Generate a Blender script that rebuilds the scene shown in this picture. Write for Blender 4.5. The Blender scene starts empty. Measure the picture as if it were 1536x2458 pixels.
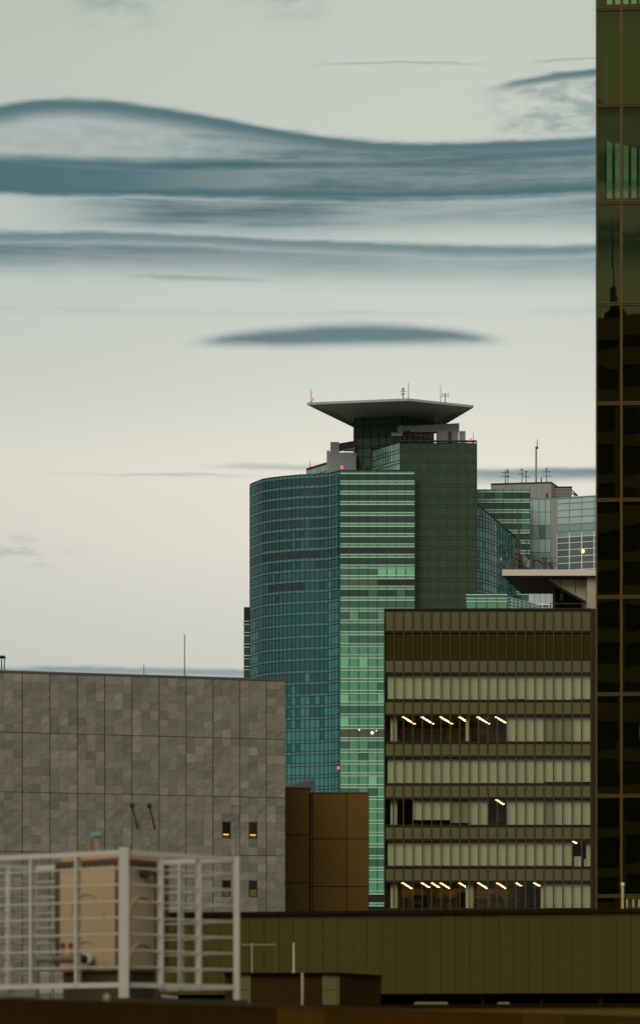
import bpy, math, random
from mathutils import Matrix, Vector
random.seed(7)
R = math.radians
sc = bpy.context.scene
COL = sc.collection

# ------------------------------------------------------------------ camera
F = 6000.0            # focal length in photograph pixels
HX, HY = 768.0, 2550.0  # principal column, horizon row (photograph pixels)
CZ = 25.0             # camera height above the street
cam_d = bpy.data.cameras.new('camera')
cam = bpy.data.objects.new('camera', cam_d)
COL.objects.link(cam)
cam.location = (0, 0, CZ)
cam.rotation_euler = (R(90), 0, 0)
cam_d.sensor_fit = 'VERTICAL'
cam_d.sensor_height = 36.0
cam_d.lens = 36.0 * F / 2458.0
cam_d.shift_y = (HY - 1229.0) / 2458.0
cam_d.clip_start = 1.0
cam_d.clip_end = 30000
cam_d.dof.use_dof = True
cam_d.dof.focus_distance = 600
cam_d.dof.aperture_fstop = 1.15
sc.camera = cam


def X(px, d): return (px - HX) * d / F
def Z(py, d): return CZ + (HY - py) * d / F
def PT(px, py, d): return (X(px, d), d, Z(py, d))


def lin(c):
    return tuple((v / 255 / 12.92) if v <= 10 else ((v / 255 + .055) / 1.055) ** 2.4 for v in c)


# ------------------------------------------------------------------ world
SUN_AZ, SUN_EL = R(-158), R(38)   # veiled sun behind the viewpoint, to the left
GLOW_AZ = R(3)                     # thinner, brighter cloud beyond the tall tower
w = bpy.data.worlds.new('World')
sc.world = w
w.use_nodes = True
NT = w.node_tree
NT.nodes.clear()


class NB:
    """tiny node expression helper"""
    def __init__(s, nt): s.nt = nt

    def m(s, op, a, b=None, c=None, clamp=False):
        n = s.nt.nodes.new('ShaderNodeMath'); n.operation = op; n.use_clamp = clamp
        for i, v in enumerate((a, b, c)):
            if v is None: continue
            if isinstance(v, (int, float)): n.inputs[i].default_value = v
            else: s.nt.links.new(v, n.inputs[i])
        return n.outputs[0]

    def add(s, a, b): return s.m('ADD', a, b)
    def sub(s, a, b): return s.m('SUBTRACT', a, b)
    def mul(s, a, b): return s.m('MULTIPLY', a, b)
    def mx(s, a, b): return s.m('MAXIMUM', a, b)

    def ss(s, v, a, b, lo=0.0, hi=1.0):
        n = s.nt.nodes.new('ShaderNodeMapRange'); n.interpolation_type = 'SMOOTHSTEP'
        s.nt.links.new(v, n.inputs[0])
        for i, q in enumerate((a, b, lo, hi)):
            if isinstance(q, (int, float)): n.inputs[i + 1].default_value = q
            else: s.nt.links.new(q, n.inputs[i + 1])
        return n.outputs[0]

    def curve(s, v, pts):
        n = s.nt.nodes.new('ShaderNodeFloatCurve')
        cm = n.mapping; c = cm.curves[0]
        while len(c.points) < len(pts): c.points.new(0.5, 0.5)
        for p, (a, b) in zip(c.points, pts): p.location = (a, b); p.handle_type = 'AUTO_CLAMPED'
        cm.update()
        s.nt.links.new(v, n.inputs[1])
        return n.outputs[0]

    def noise(s, vec, scale=1, detail=4, rough=.55):
        n = s.nt.nodes.new('ShaderNodeTexNoise')
        n.inputs['Scale'].default_value = scale; n.inputs['Detail'].default_value = detail
        n.inputs['Roughness'].default_value = rough
        s.nt.links.new(vec, n.inputs['Vector'])
        return n.outputs['Fac']

    def xyz(s, a, b, c=0.0):
        n = s.nt.nodes.new('ShaderNodeCombineXYZ')
        for i, v in enumerate((a, b, c)):
            if isinstance(v, (int, float)): n.inputs[i].default_value = v
            else: s.nt.links.new(v, n.inputs[i])
        return n.outputs[0]

    def mixc(s, f, a, b, mode='MIX'):
        n = s.nt.nodes.new('ShaderNodeMix'); n.data_type = 'RGBA'; n.blend_type = mode
        for sock, v in ((n.inputs[0], f), (n.inputs[6], a), (n.inputs[7], b)):
            if isinstance(v, (int, float)): sock.default_value = v
            elif isinstance(v, tuple): sock.default_value = (*v, 1)
            else: s.nt.links.new(v, sock)
        return n.outputs[2]

    def ramp(s, v, stops):
        n = s.nt.nodes.new('ShaderNodeValToRGB')
        e = n.color_ramp.elements
        while len(e) < len(stops): e.new(0.5)
        for q, (p, c) in zip(e, stops): q.position = p; q.color = (*c, 1)
        s.nt.links.new(v, n.inputs[0])
        return n.outputs[0]


def build_world():
    b = NB(NT)
    tc = NT.nodes.new('ShaderNodeTexCoord')
    sp = NT.nodes.new('ShaderNodeSeparateXYZ')
    NT.links.new(tc.outputs['Generated'], sp.inputs[0])
    x, y, z = sp.outputs
    az = b.m('ARCTAN2', x, y)
    hyp = b.mx(b.m('SQRT', b.add(b.mul(x, x), b.mul(y, y))), .02)
    uu = b.m('MULTIPLY_ADD', az, F, HX)                     # azimuth
    u = b.m('PINGPONG', uu, 1500.0)                         # cloud streets repeat round the horizon
    v = b.m('MULTIPLY_ADD', b.m('DIVIDE', z, hyp), -F, HY)  # elevation, counted downwards
    un = b.mul(u, 1 / 1500.0)
    n1 = b.noise(b.xyz(b.mul(uu, 1 / 420), b.mul(v, 1 / 110)), 1, 4)
    n2 = b.noise(b.xyz(b.mul(uu, 1 / 75), b.mul(v, 1 / 22), 4.0), 1, 5, .6)
    n3 = b.noise(b.xyz(b.mul(uu, 1 / 80), b.mul(v, 1 / 34), 9.0), 1, 4, .55)
    n4 = b.noise(b.xyz(b.mul(uu, 1 / 330), b.mul(v, 1 / 26), 2.0), 1, 5, .6)
    v2 = b.add(b.add(v, b.mul(b.sub(n1, .5), 26)), b.mul(b.sub(n2, .5), 12))

    def cen(pts): return b.mul(b.curve(un, [(p / 1500, q / 1000) for p, q in pts]), 1000)
    def amp(pts): return b.curve(un, [(p / 1500, q) for p, q in pts])
    def band(c, up, dn, vv=v2):
        t = b.sub(vv, c) if not isinstance(c, (int, float)) else b.m('SUBTRACT', vv, c)
        return b.mul(b.ss(t, -up, 0), b.ss(t, 0, dn, 1, 0))
    c1 = cen([(0, 282), (90, 264), (200, 256), (330, 264), (450, 282), (600, 308), (750, 333), (900, 347), (1150, 352), (1500, 352)])
    mott = b.ss(n3, .25, .75)
    str_ = b.ss(n4, .3, .7)
    L1 = b.mul(band(c1, 20, 75), .94)
    t1 = b.sub(v2, c1)
    reg = b.mul(b.ss(t1, -4, 14), b.ss(v2, 478, 505, 1, 0))
    RG = b.mul(reg, b.mul(amp([(0, .26), (300, .4), (550, .66), (800, .86), (1200, .86), (1500, .8)]), b.add(b.add(b.mul(mott, amp([(0, .7), (400, .5), (700, .12), (1500, .1)])), b.mul(str_, .22)), amp([(0, .5), (400, .55), (700, .8), (1500, .8)]))))
    c2 = cen([(0, 408), (300, 402), (600, 398), (900, 392), (1200, 380), (1500, 374)])
    L2 = b.mul(band(c2, 44, 52), b.add(b.mul(str_, .12), .88))
    L3 = b.mul(band(468, 60, 28), .98)
    LL = b.mul(b.mul(b.ss(v2, 380, 415), b.ss(v2, 470, 494, 1, 0)), amp([(0, .97), (250, .95), (500, .8), (800, .7), (1500, .72)]))
    L3b = b.mul(b.mul(b.ss(v2, 470, 490), b.ss(v2, 515, 600, 1, 0)),
                b.mul(amp([(0, .0), (120, .25), (300, .75), (480, .95), (680, .92), (900, .7), (1150, .62), (1500, .78)]), b.add(b.mul(str_, .3), .72)))
    c4 = cen([(0, 580), (250, 573), (500, 576), (750, 586), (1000, 598), (1250, 604), (1500, 606)])
    L4 = b.mul(band(c4, 22, 46), .78)
    L4b = b.mul(band(b.add(c4, 30), 40, 92), b.mul(amp([(0, .85), (400, .8), (800, .62), (1200, .56), (1500, .6)]), b.add(b.mul(str_, .2), .85)))
    L5 = b.mul(band(668, 12, 16), amp([(0, .1), (250, .12), (430, .5), (560, .45), (720, .1), (900, 0), (1500, 0)]))
    q = b.mul(b.sub(u, 835), 1 / 420)
    ht = b.mul(b.mx(b.sub(1.0, b.m('POWER', b.m('ABSOLUTE', q), 2.0)), 0.0), 1.0)
    t6 = b.sub(b.add(v, b.add(b.mul(b.sub(n1, .5), 22), b.mul(b.sub(n2, .5), 7))), 824)
    top6 = b.mul(ht, -56)
    L6 = b.mul(b.mul(b.ss(b.sub(t6, top6), -7, 26), b.ss(t6, -14, 20, 1, 0)), b.mul(b.ss(ht, 0.02, .5), .86))
    c7 = cen([(0, 240), (1050, 240), (1150, 222), (1250, 203), (1429, 186), (1500, 184)])
    a7 = amp([(0, 0), (1090, 0), (1190, .35), (1260, .8), (1500, .95)])
    L7 = b.mul(band(c7, 15, 26), a7)
    L7b = b.mul(b.mul(b.ss(b.sub(v2, c7), 0, 20), b.ss(v2, 310, 350, 1, 0)), b.mul(b.mul(a7, .58), b.ss(n3, .34, .66)))
    L7c = b.mul(band(154, 4, 7), amp([(0, 0), (680, 0), (850, .34), (1000, .4), (1130, .2), (1250, 0), (1300, .3), (1500, .4)]))
    L8 = b.mul(b.mul(b.ss(v, -200, 90, 1, 0), b.ss(n1, .46, .72)), .4)
    L8b = b.mul(b.mul(b.ss(v, -60, 110, 1, 0), b.ss(n3, .3, .72)), amp([(0, 0), (150, .05), (270, .75), (370, .45), (470, 0), (600, .05), (700, .6), (790, .15), (900, 0), (1500, 0)]))
    L9 = b.mul(band(1138, 16, 40), amp([(0, 0), (900, 0), (1080, .55), (1200, .72), (1500, .82)]))
    L9b = b.mul(band(1122, 16, 12), amp([(0, 0), (420, 0), (600, .34), (760, .4), (900, .3), (1000, 0), (1500, 0)]))
    L9c = b.mul(band(1142, 4, 9), amp([(0, 0), (240, .12), (420, .3), (600, .1), (700, 0), (1500, 0)]))
    L10 = b.mul(b.mul(band(1330, 55, 60, v), b.ss(n3, .38, .7)), amp([(0, .42), (90, .38), (200, .05), (300, 0), (1500, 0)]))
    L11 = b.mul(band(1612, 14, 26), .62)
    L12 = b.mul(band(752, 10, 20), b.mul(str_, .16))
    L13 = b.mul(b.ss(v, -3000, -300, 1, 0), b.mul(str_, .25))
    D = L1
    for l in (RG, L2, L3, LL, L3b, L4, L4b, L5, L6, L7, L7b, L7c, L8, L8b, L9, L9b, L9c, L10, L11, L12, L13): D = b.mx(D, l)
    D = b.m('MULTIPLY', D, 1.0, clamp=True)
    # clear overcast background: pale grey green above, cream towards the horizon
    vs = b.m('MULTIPLY_ADD', v, 1 / 3000.0, 1 / 3.0)        # v=-1000 -> 0, v=2000 -> 1
    S = lambda py: (py + 1000) / 3000
    base = b.ramp(vs, [(S(-1000), lin((168, 176, 172))), (S(0), lin((193, 200, 189))), (S(300), lin((199, 204, 195))),
                       (S(640), lin((198, 205, 199))), (S(900), lin((212, 214, 204))), (S(1130), lin((229, 226, 213))),
                       (S(1300), lin((226, 222, 210))), (S(1540), lin((210, 210, 201))), (S(2000), lin((190, 194, 190)))])
    # the brighter side of the sky, round the thinner cloud
    saz = b.m('ABSOLUTE', b.sub(az, GLOW_AZ))
    glow = b.ss(saz, 0.0, .24, 1.03, .90)
    far = b.ss(saz, .5, 2.4, 1.0, .86)
    base = b.mixc(1.0, base, b.xyz(b.mul(glow, far), b.mul(b.add(b.mul(glow, .85), .15), far), b.mul(b.add(b.mul(glow, .8), .19), far)), 'MULTIPLY')
    cloud = b.mixc(b.ss(D, .2, .9), lin((106, 138, 146)), lin((74, 109, 117)))
    col = b.mixc(D, base, cloud)
    sky = NT.nodes.new('ShaderNodeTexSky'); sky.sky_type = 'NISHITA'; sky.sun_disc = False
    sky.sun_elevation = SUN_EL; sky.sun_rotation = SUN_AZ; sky.air_density = 1.5; sky.dust_density = 4
    tot = b.mixc(1.0, b.mixc(1.0, col, (6.0, 6.0, 6.0), 'MULTIPLY'), b.mixc(1.0, sky.outputs[0], (.006, .006, .006), 'MULTIPLY'), 'ADD')
    bg = NT.nodes.new('ShaderNodeBackground'); bg.inputs[1].default_value = 0.1
    NT.links.new(tot, bg.inputs[0])
    out = NT.nodes.new('ShaderNodeOutputWorld')
    NT.links.new(bg.outputs[0], out.inputs[0])


build_world()

sun_d = bpy.data.lights.new('sun', 'SUN')
sun = bpy.data.objects.new('sun', sun_d)
COL.objects.link(sun)
sun_d.energy = 1.15
sun_d.angle = R(40)
sun_d.color = (1, .95, .88)
sdir = Vector((math.sin(SUN_AZ) * math.cos(SUN_EL), math.cos(SUN_AZ) * math.cos(SUN_EL), math.sin(SUN_EL)))
sun.rotation_euler = sdir.to_track_quat('Z', 'Y').to_euler()
sun.location = (0, 0, 300)

sc.view_settings.view_transform = 'Standard'
sc.view_settings.look = 'None'
sc.view_settings.exposure = 0.7
sc.view_settings.gamma = 1
sc.render.engine = 'CYCLES'
sc.cycles.max_bounces = 8
sc.cycles.transparent_max_bounces = 12
sc.cycles.caustics_reflective = False
sc.cycles.caustics_refractive = False

# ------------------------------------------------------------------ materials
MATS = {}


def rnd_value(b):
    nt = b.nt
    oi = nt.nodes.new('ShaderNodeObjectInfo'); ge = nt.nodes.new('ShaderNodeNewGeometry')
    return b.m('FRACT', b.add(b.mul(oi.outputs['Random'], 7.31), b.mul(ge.outputs['Random Per Island'], 3.7))), ge


def mat(name, col, rough=.65, var=.12, scale=.6, island=0.0, bump=0.0, bscale=8.0, metal=0.0, ior=1.45, stretch=(1, 1, 1), col2=None, spec=.5, diag=False):
    if name in MATS: return MATS[name]
    m = bpy.data.materials.new(name); m.use_nodes = True
    nt = m.node_tree; b = NB(nt); p = nt.nodes['Principled BSDF']
    r, ge = rnd_value(b)
    vm = nt.nodes.new('ShaderNodeVectorMath'); vm.operation = 'MULTIPLY'; vm.inputs[1].default_value = stretch
    nt.links.new(ge.outputs['Position'], vm.inputs[0])
    nv_ = vm.outputs[0]
    if diag:      # slanted veins, cut off at every tile edge
        sp3 = nt.nodes.new('ShaderNodeSeparateXYZ'); nt.links.new(ge.outputs['Position'], sp3.inputs[0])
        a1 = b.add(b.mul(sp3.outputs[0], .77), b.mul(sp3.outputs[2], .64)); a2 = b.add(b.mul(sp3.outputs[0], -.64), b.mul(sp3.outputs[2], .77))
        nv_ = b.xyz(b.mul(a1, .45), b.mul(a2, 2.2), b.mul(r, 60.0))
    n = b.noise(nv_, scale, 5, .6)
    f = b.add(1 - var, b.mul(n, 2 * var))
    if island: f = b.mul(f, b.add(1 - island, b.mul(r, 2 * island)))
    c = lin(col)
    if col2 is not None:
        cc = b.mixc(b.m('FRACT', b.mul(r, 5.17)), c, lin(col2))
    else: cc = c
    o = b.mixc(1.0, cc, b.xyz(f, f, f), 'MULTIPLY')
    nt.links.new(o, p.inputs['Base Color'])
    p.inputs['Roughness'].default_value = rough; p.inputs['Metallic'].default_value = metal
    p.inputs['IOR'].default_value = ior
    p.inputs['Specular IOR Level'].default_value = spec
    if bump:
        bn = nt.nodes.new('ShaderNodeBump'); bn.inputs['Distance'].default_value = bump; bn.inputs['Strength'].default_value = 1
        nt.links.new(b.noise(vm.outputs[0], bscale, 3), bn.inputs['Height'])
        nt.links.new(bn.outputs[0], p.inputs['Normal'])
    MATS[name] = m
    return m


def glass(name, tint, refl=.9, rough=.02, ior=1.5, bump=0.0, bscale=.8, dirt=.0):
    """thin window pane: tinted see-through plus mirror reflection by angle"""
    if name in MATS: return MATS[name]
    m = bpy.data.materials.new(name); m.use_nodes = True
    nt = m.node_tree; nt.nodes.clear(); b = NB(nt)
    out = nt.nodes.new('ShaderNodeOutputMaterial')
    tr = nt.nodes.new('ShaderNodeBsdfTransparent'); tr.inputs[0].default_value = (*tint, 1)
    gl = nt.nodes.new('ShaderNodeBsdfGlossy'); gl.inputs['Roughness'].default_value = rough
    gl.inputs[0].default_value = (refl, refl, refl, 1) if isinstance(refl, (int, float)) else (*refl, 1)
    lw = nt.nodes.new('ShaderNodeLayerWeight'); lw.inputs[0].default_value = .5
    f0 = ((ior - 1) / (ior + 1)) ** 2
    frs = b.m('MULTIPLY_ADD', b.m('POWER', lw.outputs['Facing'], 5.0), 1 - f0, f0)
    if bump:
        ge = nt.nodes.new('ShaderNodeNewGeometry')
        oi = nt.nodes.new('ShaderNodeObjectInfo')
        vm = nt.nodes.new('ShaderNodeVectorMath'); vm.operation = 'ADD'
        nt.links.new(ge.outputs['Position'], vm.inputs[0])
        nt.links.new(b.xyz(b.mul(oi.outputs['Random'], 40), 0.0, b.mul(oi.outputs['Random'], 90)), vm.inputs[1])
        bn = nt.nodes.new('ShaderNodeBump'); bn.inputs['Distance'].default_value = bump
        nt.links.new(b.noise(vm.outputs[0], bscale, 1, .4), bn.inputs['Height'])
        nt.links.new(bn.outputs[0], gl.inputs['Normal'])
    mx = nt.nodes.new('ShaderNodeMixShader')
    nt.links.new(frs, mx.inputs[0]); nt.links.new(tr.outputs[0], mx.inputs[1]); nt.links.new(gl.outputs[0], mx.inputs[2])
    nt.links.new(mx.outputs[0], out.inputs[0])
    MATS[name] = m
    return m


def emit(name, col, s):
    if name in MATS: return MATS[name]
    m = bpy.data.materials.new(name); m.use_nodes = True
    p = m.node_tree.nodes['Principled BSDF']
    p.inputs['Base Color'].default_value = (*col, 1)
    p.inputs['Emission Color'].default_value = (*col, 1); p.inputs['Emission Strength'].default_value = s
    MATS[name] = m
    return m


# ------------------------------------------------------------------ mesh helpers
class MB:
    def __init__(s): s.v = []; s.f = []

    def hexa(s, c):     # 8 corners: bottom 4 (ccw), top 4
        o = len(s.v); s.v += [tuple(p) for p in c]
        for q in ((3, 2, 1, 0), (4, 5, 6, 7), (0, 1, 5, 4), (1, 2, 6, 5), (2, 3, 7, 6), (3, 0, 4, 7)): s.f.append(tuple(o + i for i in q))
        return s

    def box(s, x0, x1, y0, y1, z0, z1):
        return s.hexa([(x0, y0, z0), (x1, y0, z0), (x1, y1, z0), (x0, y1, z0), (x0, y0, z1), (x1, y0, z1), (x1, y1, z1), (x0, y1, z1)])

    def prism(s, poly, z0, z1):     # poly ccw seen from above; z values may be lists
        n = len(poly); o = len(s.v)
        zz0 = z0 if isinstance(z0, (list, tuple)) else [z0] * n
        zz1 = z1 if isinstance(z1, (list, tuple)) else [z1] * n
        s.v += [(p[0], p[1], a) for p, a in zip(poly, zz0)] + [(p[0], p[1], a) for p, a in zip(poly, zz1)]
        s.f.append(tuple(o + i for i in range(n))[::-1]); s.f.append(tuple(o + n + i for i in range(n)))
        for i in range(n): j = (i + 1) % n; s.f.append((o + i, o + j, o + n + j, o + n + i))
        return s

    def quad(s, *p):
        o = len(s.v); s.v += [tuple(q) for q in p]; s.f.append(tuple(range(o, o + len(p)))); return s

    def tube(s, a, b_, r, n=8, r2=None):
        a = Vector(a); b_ = Vector(b_); r2 = r if r2 is None else r2
        d = (b_ - a).normalized(); t = d.orthogonal().normalized(); k = d.cross(t)
        o = len(s.v)
        for c, rr in ((a, r), (b_, r2)):
            for i in range(n):
                an = 2 * math.pi * i / n
                s.v.append(tuple(c + t * math.cos(an) * rr + k * math.sin(an) * rr))
        for i in range(n): j = (i + 1) % n; s.f.append((o + i, o + j, o + n + j, o + n + i))
        s.f.append(tuple(o + i for i in range(n))[::-1]); s.f.append(tuple(o + n + i for i in range(n)))
        return s

    def lathe(s, c, prof, n=12):      # prof list of (r, z)
        o = len(s.v)
        for r_, z_ in prof:
            for i in range(n):
                an = 2 * math.pi * i / n
                s.v.append((c[0] + r_ * math.cos(an), c[1] + r_ * math.sin(an), c[2] + z_))
        for k in range(len(prof) - 1):
            for i in range(n):
                j = (i + 1) % n
                s.f.append((o + k * n + i, o + k * n + j, o + (k + 1) * n + j, o + (k + 1) * n + i))
        s.f.append(tuple(o + i for i in range(n))[::-1]); s.f.append(tuple(o + (len(prof) - 1) * n + i for i in range(n)))
        return s

    def build(s, name, material, parent=None, smooth=False):
        xs = [p[0] for p in s.v]; ys = [p[1] for p in s.v]; zs = [p[2] for p in s.v]
        c = Vector(((min(xs) + max(xs)) / 2, (min(ys) + max(ys)) / 2, min(zs)))
        me = bpy.data.meshes.new(name)
        me.from_pydata([(p[0] - c.x, p[1] - c.y, p[2] - c.z) for p in s.v], [], s.f)
        me.materials.append(material)
        if smooth:
            for p in me.polygons: p.use_smooth = True
        return link(name, me, c, parent)


WL = {}


def link(name, data, loc, parent=None):
    o = bpy.data.objects.new(name, data); COL.objects.link(o)
    o.location = loc; WL[o] = Vector(loc)
    if parent is not None:
        o.parent = parent; o.matrix_parent_inverse = Matrix.Translation(-WL[parent])
    return o


def thing(name, label, cat, loc, group=None):
    o = link(name, None, Vector(loc)); o.empty_display_size = .5
    return tag(o, label, cat, group)


def tag(o, label, cat, group=None, kind=None):
    if label: o['label'] = label
    if cat: o['category'] = cat
    if group: o['group'] = group
    if kind: o['kind'] = kind
    return o


def stuff(o): o['kind'] = 'stuff'; return o


class Face:
    """a vertical plane from plan point A to B (A left, B right as seen from the street side)"""
    def __init__(s, A, B):
        s.A = Vector(A); s.B = Vector(B); d = s.B - s.A; s.L = d.length; s.t = d / s.L
        s.n = Vector((s.t.y, -s.t.x))          # towards the street (-y for a face running +x)
        s.ang = math.atan2(s.t.y, s.t.x)

    def p(s, a, o): q = s.A + s.t * a + s.n * o; return (q.x, q.y)

    def bx(s, mb, a0, a1, z0, z1, o0, o1):     # o0 inner, o1 outer
        c = [s.p(a0, o1), s.p(a1, o1), s.p(a1, o0), s.p(a0, o0)]
        mb.hexa([(*q, z0) for q in c] + [(*q, z1) for q in c]); return mb

    def at(s, px):       # distance along the face where the column px meets it
        k = (px - HX) / F    # x = k*y
        return (k * s.A.y - s.A.x) / (s.t.x - k * s.t.y)


PCACHE = {}


def pane(name, face, a0, a1, z0, z1, o0, o1, m, parent, tilt=0.0):
    """one flat piece on a face, its mesh shared between pieces of equal size"""
    w_, h_, t_ = a1 - a0, z1 - z0, o1 - o0
    key = (round(w_, 2), round(h_, 2), round(t_, 3), m.name)
    me = PCACHE.get(key)
    if me is None:
        q = MB().box(-w_ / 2, w_ / 2, -t_, 0, -h_ / 2, h_ / 2)
        me = bpy.data.meshes.new(name); me.from_pydata(q.v, [], q.f); me.materials.append(m); PCACHE[key] = me
    x, y = face.p((a0 + a1) / 2, o0)
    o = link(name, me, (x, y, (z0 + z1) / 2), parent)
    o.rotation_euler = (random.gauss(0, tilt), 0, face.ang + random.gauss(0, tilt))
    return o


# ------------------------------------------------------------------ palette
M_ground = mat('asphalt', (132, 128, 118), .9, .2, .05)
M_front = [mat('tower_glass_%d' % i, c, .06, .05, .05, .10, ior=1.5) for i, c in enumerate(((26, 60, 44), (54, 100, 75), (90, 146, 110), (120, 182, 138), (28, 28, 24), (80, 84, 64)))]
M_fspan = mat('tower_spandrel_green', (92, 140, 108), .12, .05, .05, .08)
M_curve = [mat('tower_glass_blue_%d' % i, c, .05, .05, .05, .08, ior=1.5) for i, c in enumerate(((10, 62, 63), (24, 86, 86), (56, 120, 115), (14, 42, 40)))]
M_cspan = mat('tower_spandrel_blue', (60, 118, 114), .12, .05, .05, .12, ior=1.5)
M_slab = mat('tower_glass_olive', (48, 68, 45), .1, .06, .05, .07, spec=.25)
M_flank = mat('tower_glass_pale', (128, 166, 150), .08, .05, .05, .14, ior=1.8)  # grazing glare and light from the left put into the glass colour
M_mull = mat('dark_mullion', (14, 24, 21), .5, .05)
M_mullo = mat('olive_mullion', (22, 24, 13), .6, .05)
M_bright = mat('bright_aluminium_transom', (176, 204, 182), .35, .12, .8, .12)
M_body = mat('tower_body_dark', (22, 30, 26), .8, .05)
M_deck = mat('canopy_metal_panels', (146, 145, 143), .55, .05, .1)
M_concg = mat('grey_concrete', (140, 136, 132), .8, .08, .3, stretch=(1, 1, .2))
M_crane = mat('crane_paint_grey', (120, 122, 118), .6, .1, .6)
M_dark = mat('dark_metal', (40, 40, 36), .6, .15)
M_ant = mat('antenna_metal', (52, 54, 52), .6, .1)
M_red = emit('red_beacon_lens', (1, .02, .1), 3.0)

# ------------------------------------------------------------------ ground
g = MB().quad((-14000, -14000, 0), (14000, -14000, 0), (14000, 14000, 0), (-14000, 14000, 0)).build('ground', M_ground)
g['kind'] = 'structure'


# ------------------------------------------------------------------ small roof things
def beacon(px, py, d, label, h=9):
    h *= .8; r = h * .32 * d / F
    x, y, z = PT(px, py, d); h_ = h * d / F
    t = thing('warning_light', label, 'beacon', (x, y, z - h_ * .6), 'red aircraft warning lights')
    MB().lathe((x, y, z - h_ * .6), [(r * 1.1, 0), (r * 1.1, h_ * .15), (r * .6, h_ * .2)], 8).build('base', M_dark, t)
    MB().lathe((x, y, z - h_ * .4), [(r * .8, 0), (r, h_ * .2), (r, h_ * .7), (r * .6, h_ * .9), (0.01, h_)], 8).build('lens', M_red, t, True)
    return t


def rod(px, py0, py1, d, wpx, name, label, cat='mast', group=None, taper=.5, m=None, px1=None, zfix=None):
    a = PT(px, py1, d)
    if zfix is not None: a = (a[0], a[1], zfix)
    b_ = PT(px1 if px1 is not None else px, py0, d)
    q = MB(); r = wpx * .5 * d / F
    q.tube(a, b_, r, 8, r * taper)
    q.tube(a, (a[0], a[1], a[2] + r * 2), r * 2.2, 8)
    return tag(q.build(name, m or M_ant), label, cat, group)


def yagi(px, py0, py1, d, arms, label, group=None, zfix=None):
    """antenna mast with level cross arms: arms = [(py, half width px)]"""
    x, y, zb = PT(px, py1, d); zt = Z(py0, d)
    if zfix is not None: zb = zfix
    t = thing('aerial', label, 'antenna', (x, y, zb), group)
    k = d / F
    MB().tube((x, y, zb), (x, y, zt), 1.1 * k, 6, .7 * k).tube((x, y, zb), (x, y, zb + 8 * k), 2 * k, 6, 1.2 * k).build('pole', M_ant, t)
    for py, hw in arms:
        z_ = Z(py, d); q = MB().tube((x - hw * k, y, z_), (x + hw * k, y, z_), .55 * k, 5)
        for i in range(4):
            xx = x - hw * k + 2 * hw * k * (i + .5) / 4
            q.tube((xx, y, z_ - 2.6 * k), (xx, y, z_ + 2.6 * k), .4 * k, 4)
        q.build('crossarm', M_ant, t)
    return t


# ================================================================== the tall curved glass tower
D0 = 950.0
TY = [1154.9, 1179.4, 1204, 1230.5, 1256.5, 1281, 1305.7, 1330.8, 1356.5, 1382, 1407.3, 1433.7, 1460.3, 1488.3, 1516.8, 1545.4, 1572.4, 1601.6,
      1629.4, 1657.8, 1685.5, 1714, 1742, 1771, 1798.9, 1826.9, 1855.4, 1883.4, 1912.4, 1941.7, 1969.5, 1998, 2026, 2053.8, 2082, 2110.5, 2139, 2167.5, 2196]
TZ = [Z(y, D0) for y in TY]
SP = 7.4 * D0 / F             # height of a spandrel strip
ZTOP = Z(1131, D0)
ZLOW = TZ[-1] - SP
tower = thing('glass_tower', 'tall blue green glass tower with curved flank and flared rooftop canopy', 'skyscraper', (X(880, D0), D0 + 30, 0))

# --- plan of the curved flank, from the sharp corner going back to the left
cpx = [1420, 1390, 1343, 1300, 1245, 1185, 1118, 1043, 968, 890, 820, 750, 690, 625, 562, 505, 450, 395, 345, 300, 258, 220, 185, 150, 115, 85, 65]
cpx = [590 + v / 6.3 for v in cpx]
pts = []; dep = D0
for i, p in enumerate(cpx):
    if i:
        wid = abs(cpx[i] - cpx[i - 1]) * D0 / F
        dep += (.78 if i <= 3 else .85 if i >= 21 else .5) * math.sqrt(max(0, 2.02 ** 2 - wid ** 2))
    pts.append(Vector((X(p, dep), dep)))
FR = Vector((X(995.5, D0), D0))
SD = D0 + 5                                     # the olive slab stands 5 m further back
SL = Vector((X(960, SD), SD)); SR = Vector((X(1143, SD), SD))
FB = Vector((X(736, SD + 45), SD + 45))         # far end of its bright left flank
body = MB()
inn = [Vector((p.x + .25, p.y + .35)) for p in pts[::-1]]
body.prism([(p.x, p.y) for p in inn] + [(FR.x - .2, D0 + .35), (FR.x - .2, SD + 6), (pts[-1].x + 14, pts[-1].y + 9)], 0, ZTOP - .3)
body.build('front_block', M_body, tower)
body = MB().prism([(SL.x + .3, SD + .35), (SR.x - .3, SD + .35), (SR.x + 2, SD + 50), (FB.x + 1.2, FB.y + .4)], 0, Z(1061, SD) - .3)
body.build('rear_block', M_body, tower)

fr_face = Face((pts[0].x, D0), (FR.x, D0))
NC = 8
cw = fr_face.L / NC
rows = [(ZTOP - 1.0, TZ[0])] + [(TZ[i] - SP, TZ[i + 1]) for i in range(len(TZ) - 1)]


def pick_front(k, c):
    y = TY[k]
    if 1320 <= y <= 1335: return M_front[4]
    if 1395 < y < 1410: return M_front[5] if c in (1, 2, 3) else M_front[4] if c > 3 else M_front[1]
    if 1375 < y < 1392: return M_front[3] if c > 3 else M_front[1]
    if 1765 < y < 1775: return M_front[5]
    if y < 1300: p = (.85, .13, .02, 0)
    elif y < 1500: p = (.25, .5, .22, .03)
    elif y < 1700: p = (.06, .32, .5, .12)
    else: p = (.0, .25, .5, .25)  # paler glass lower down, sky reflection and haze put into the colour
    r_ = ROWR[k] * .75 + random.random() * .25
    for i, q in enumerate(p):
        if r_ < q: return M_front[i]
        r_ -= q
    return M_front[2]


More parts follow.
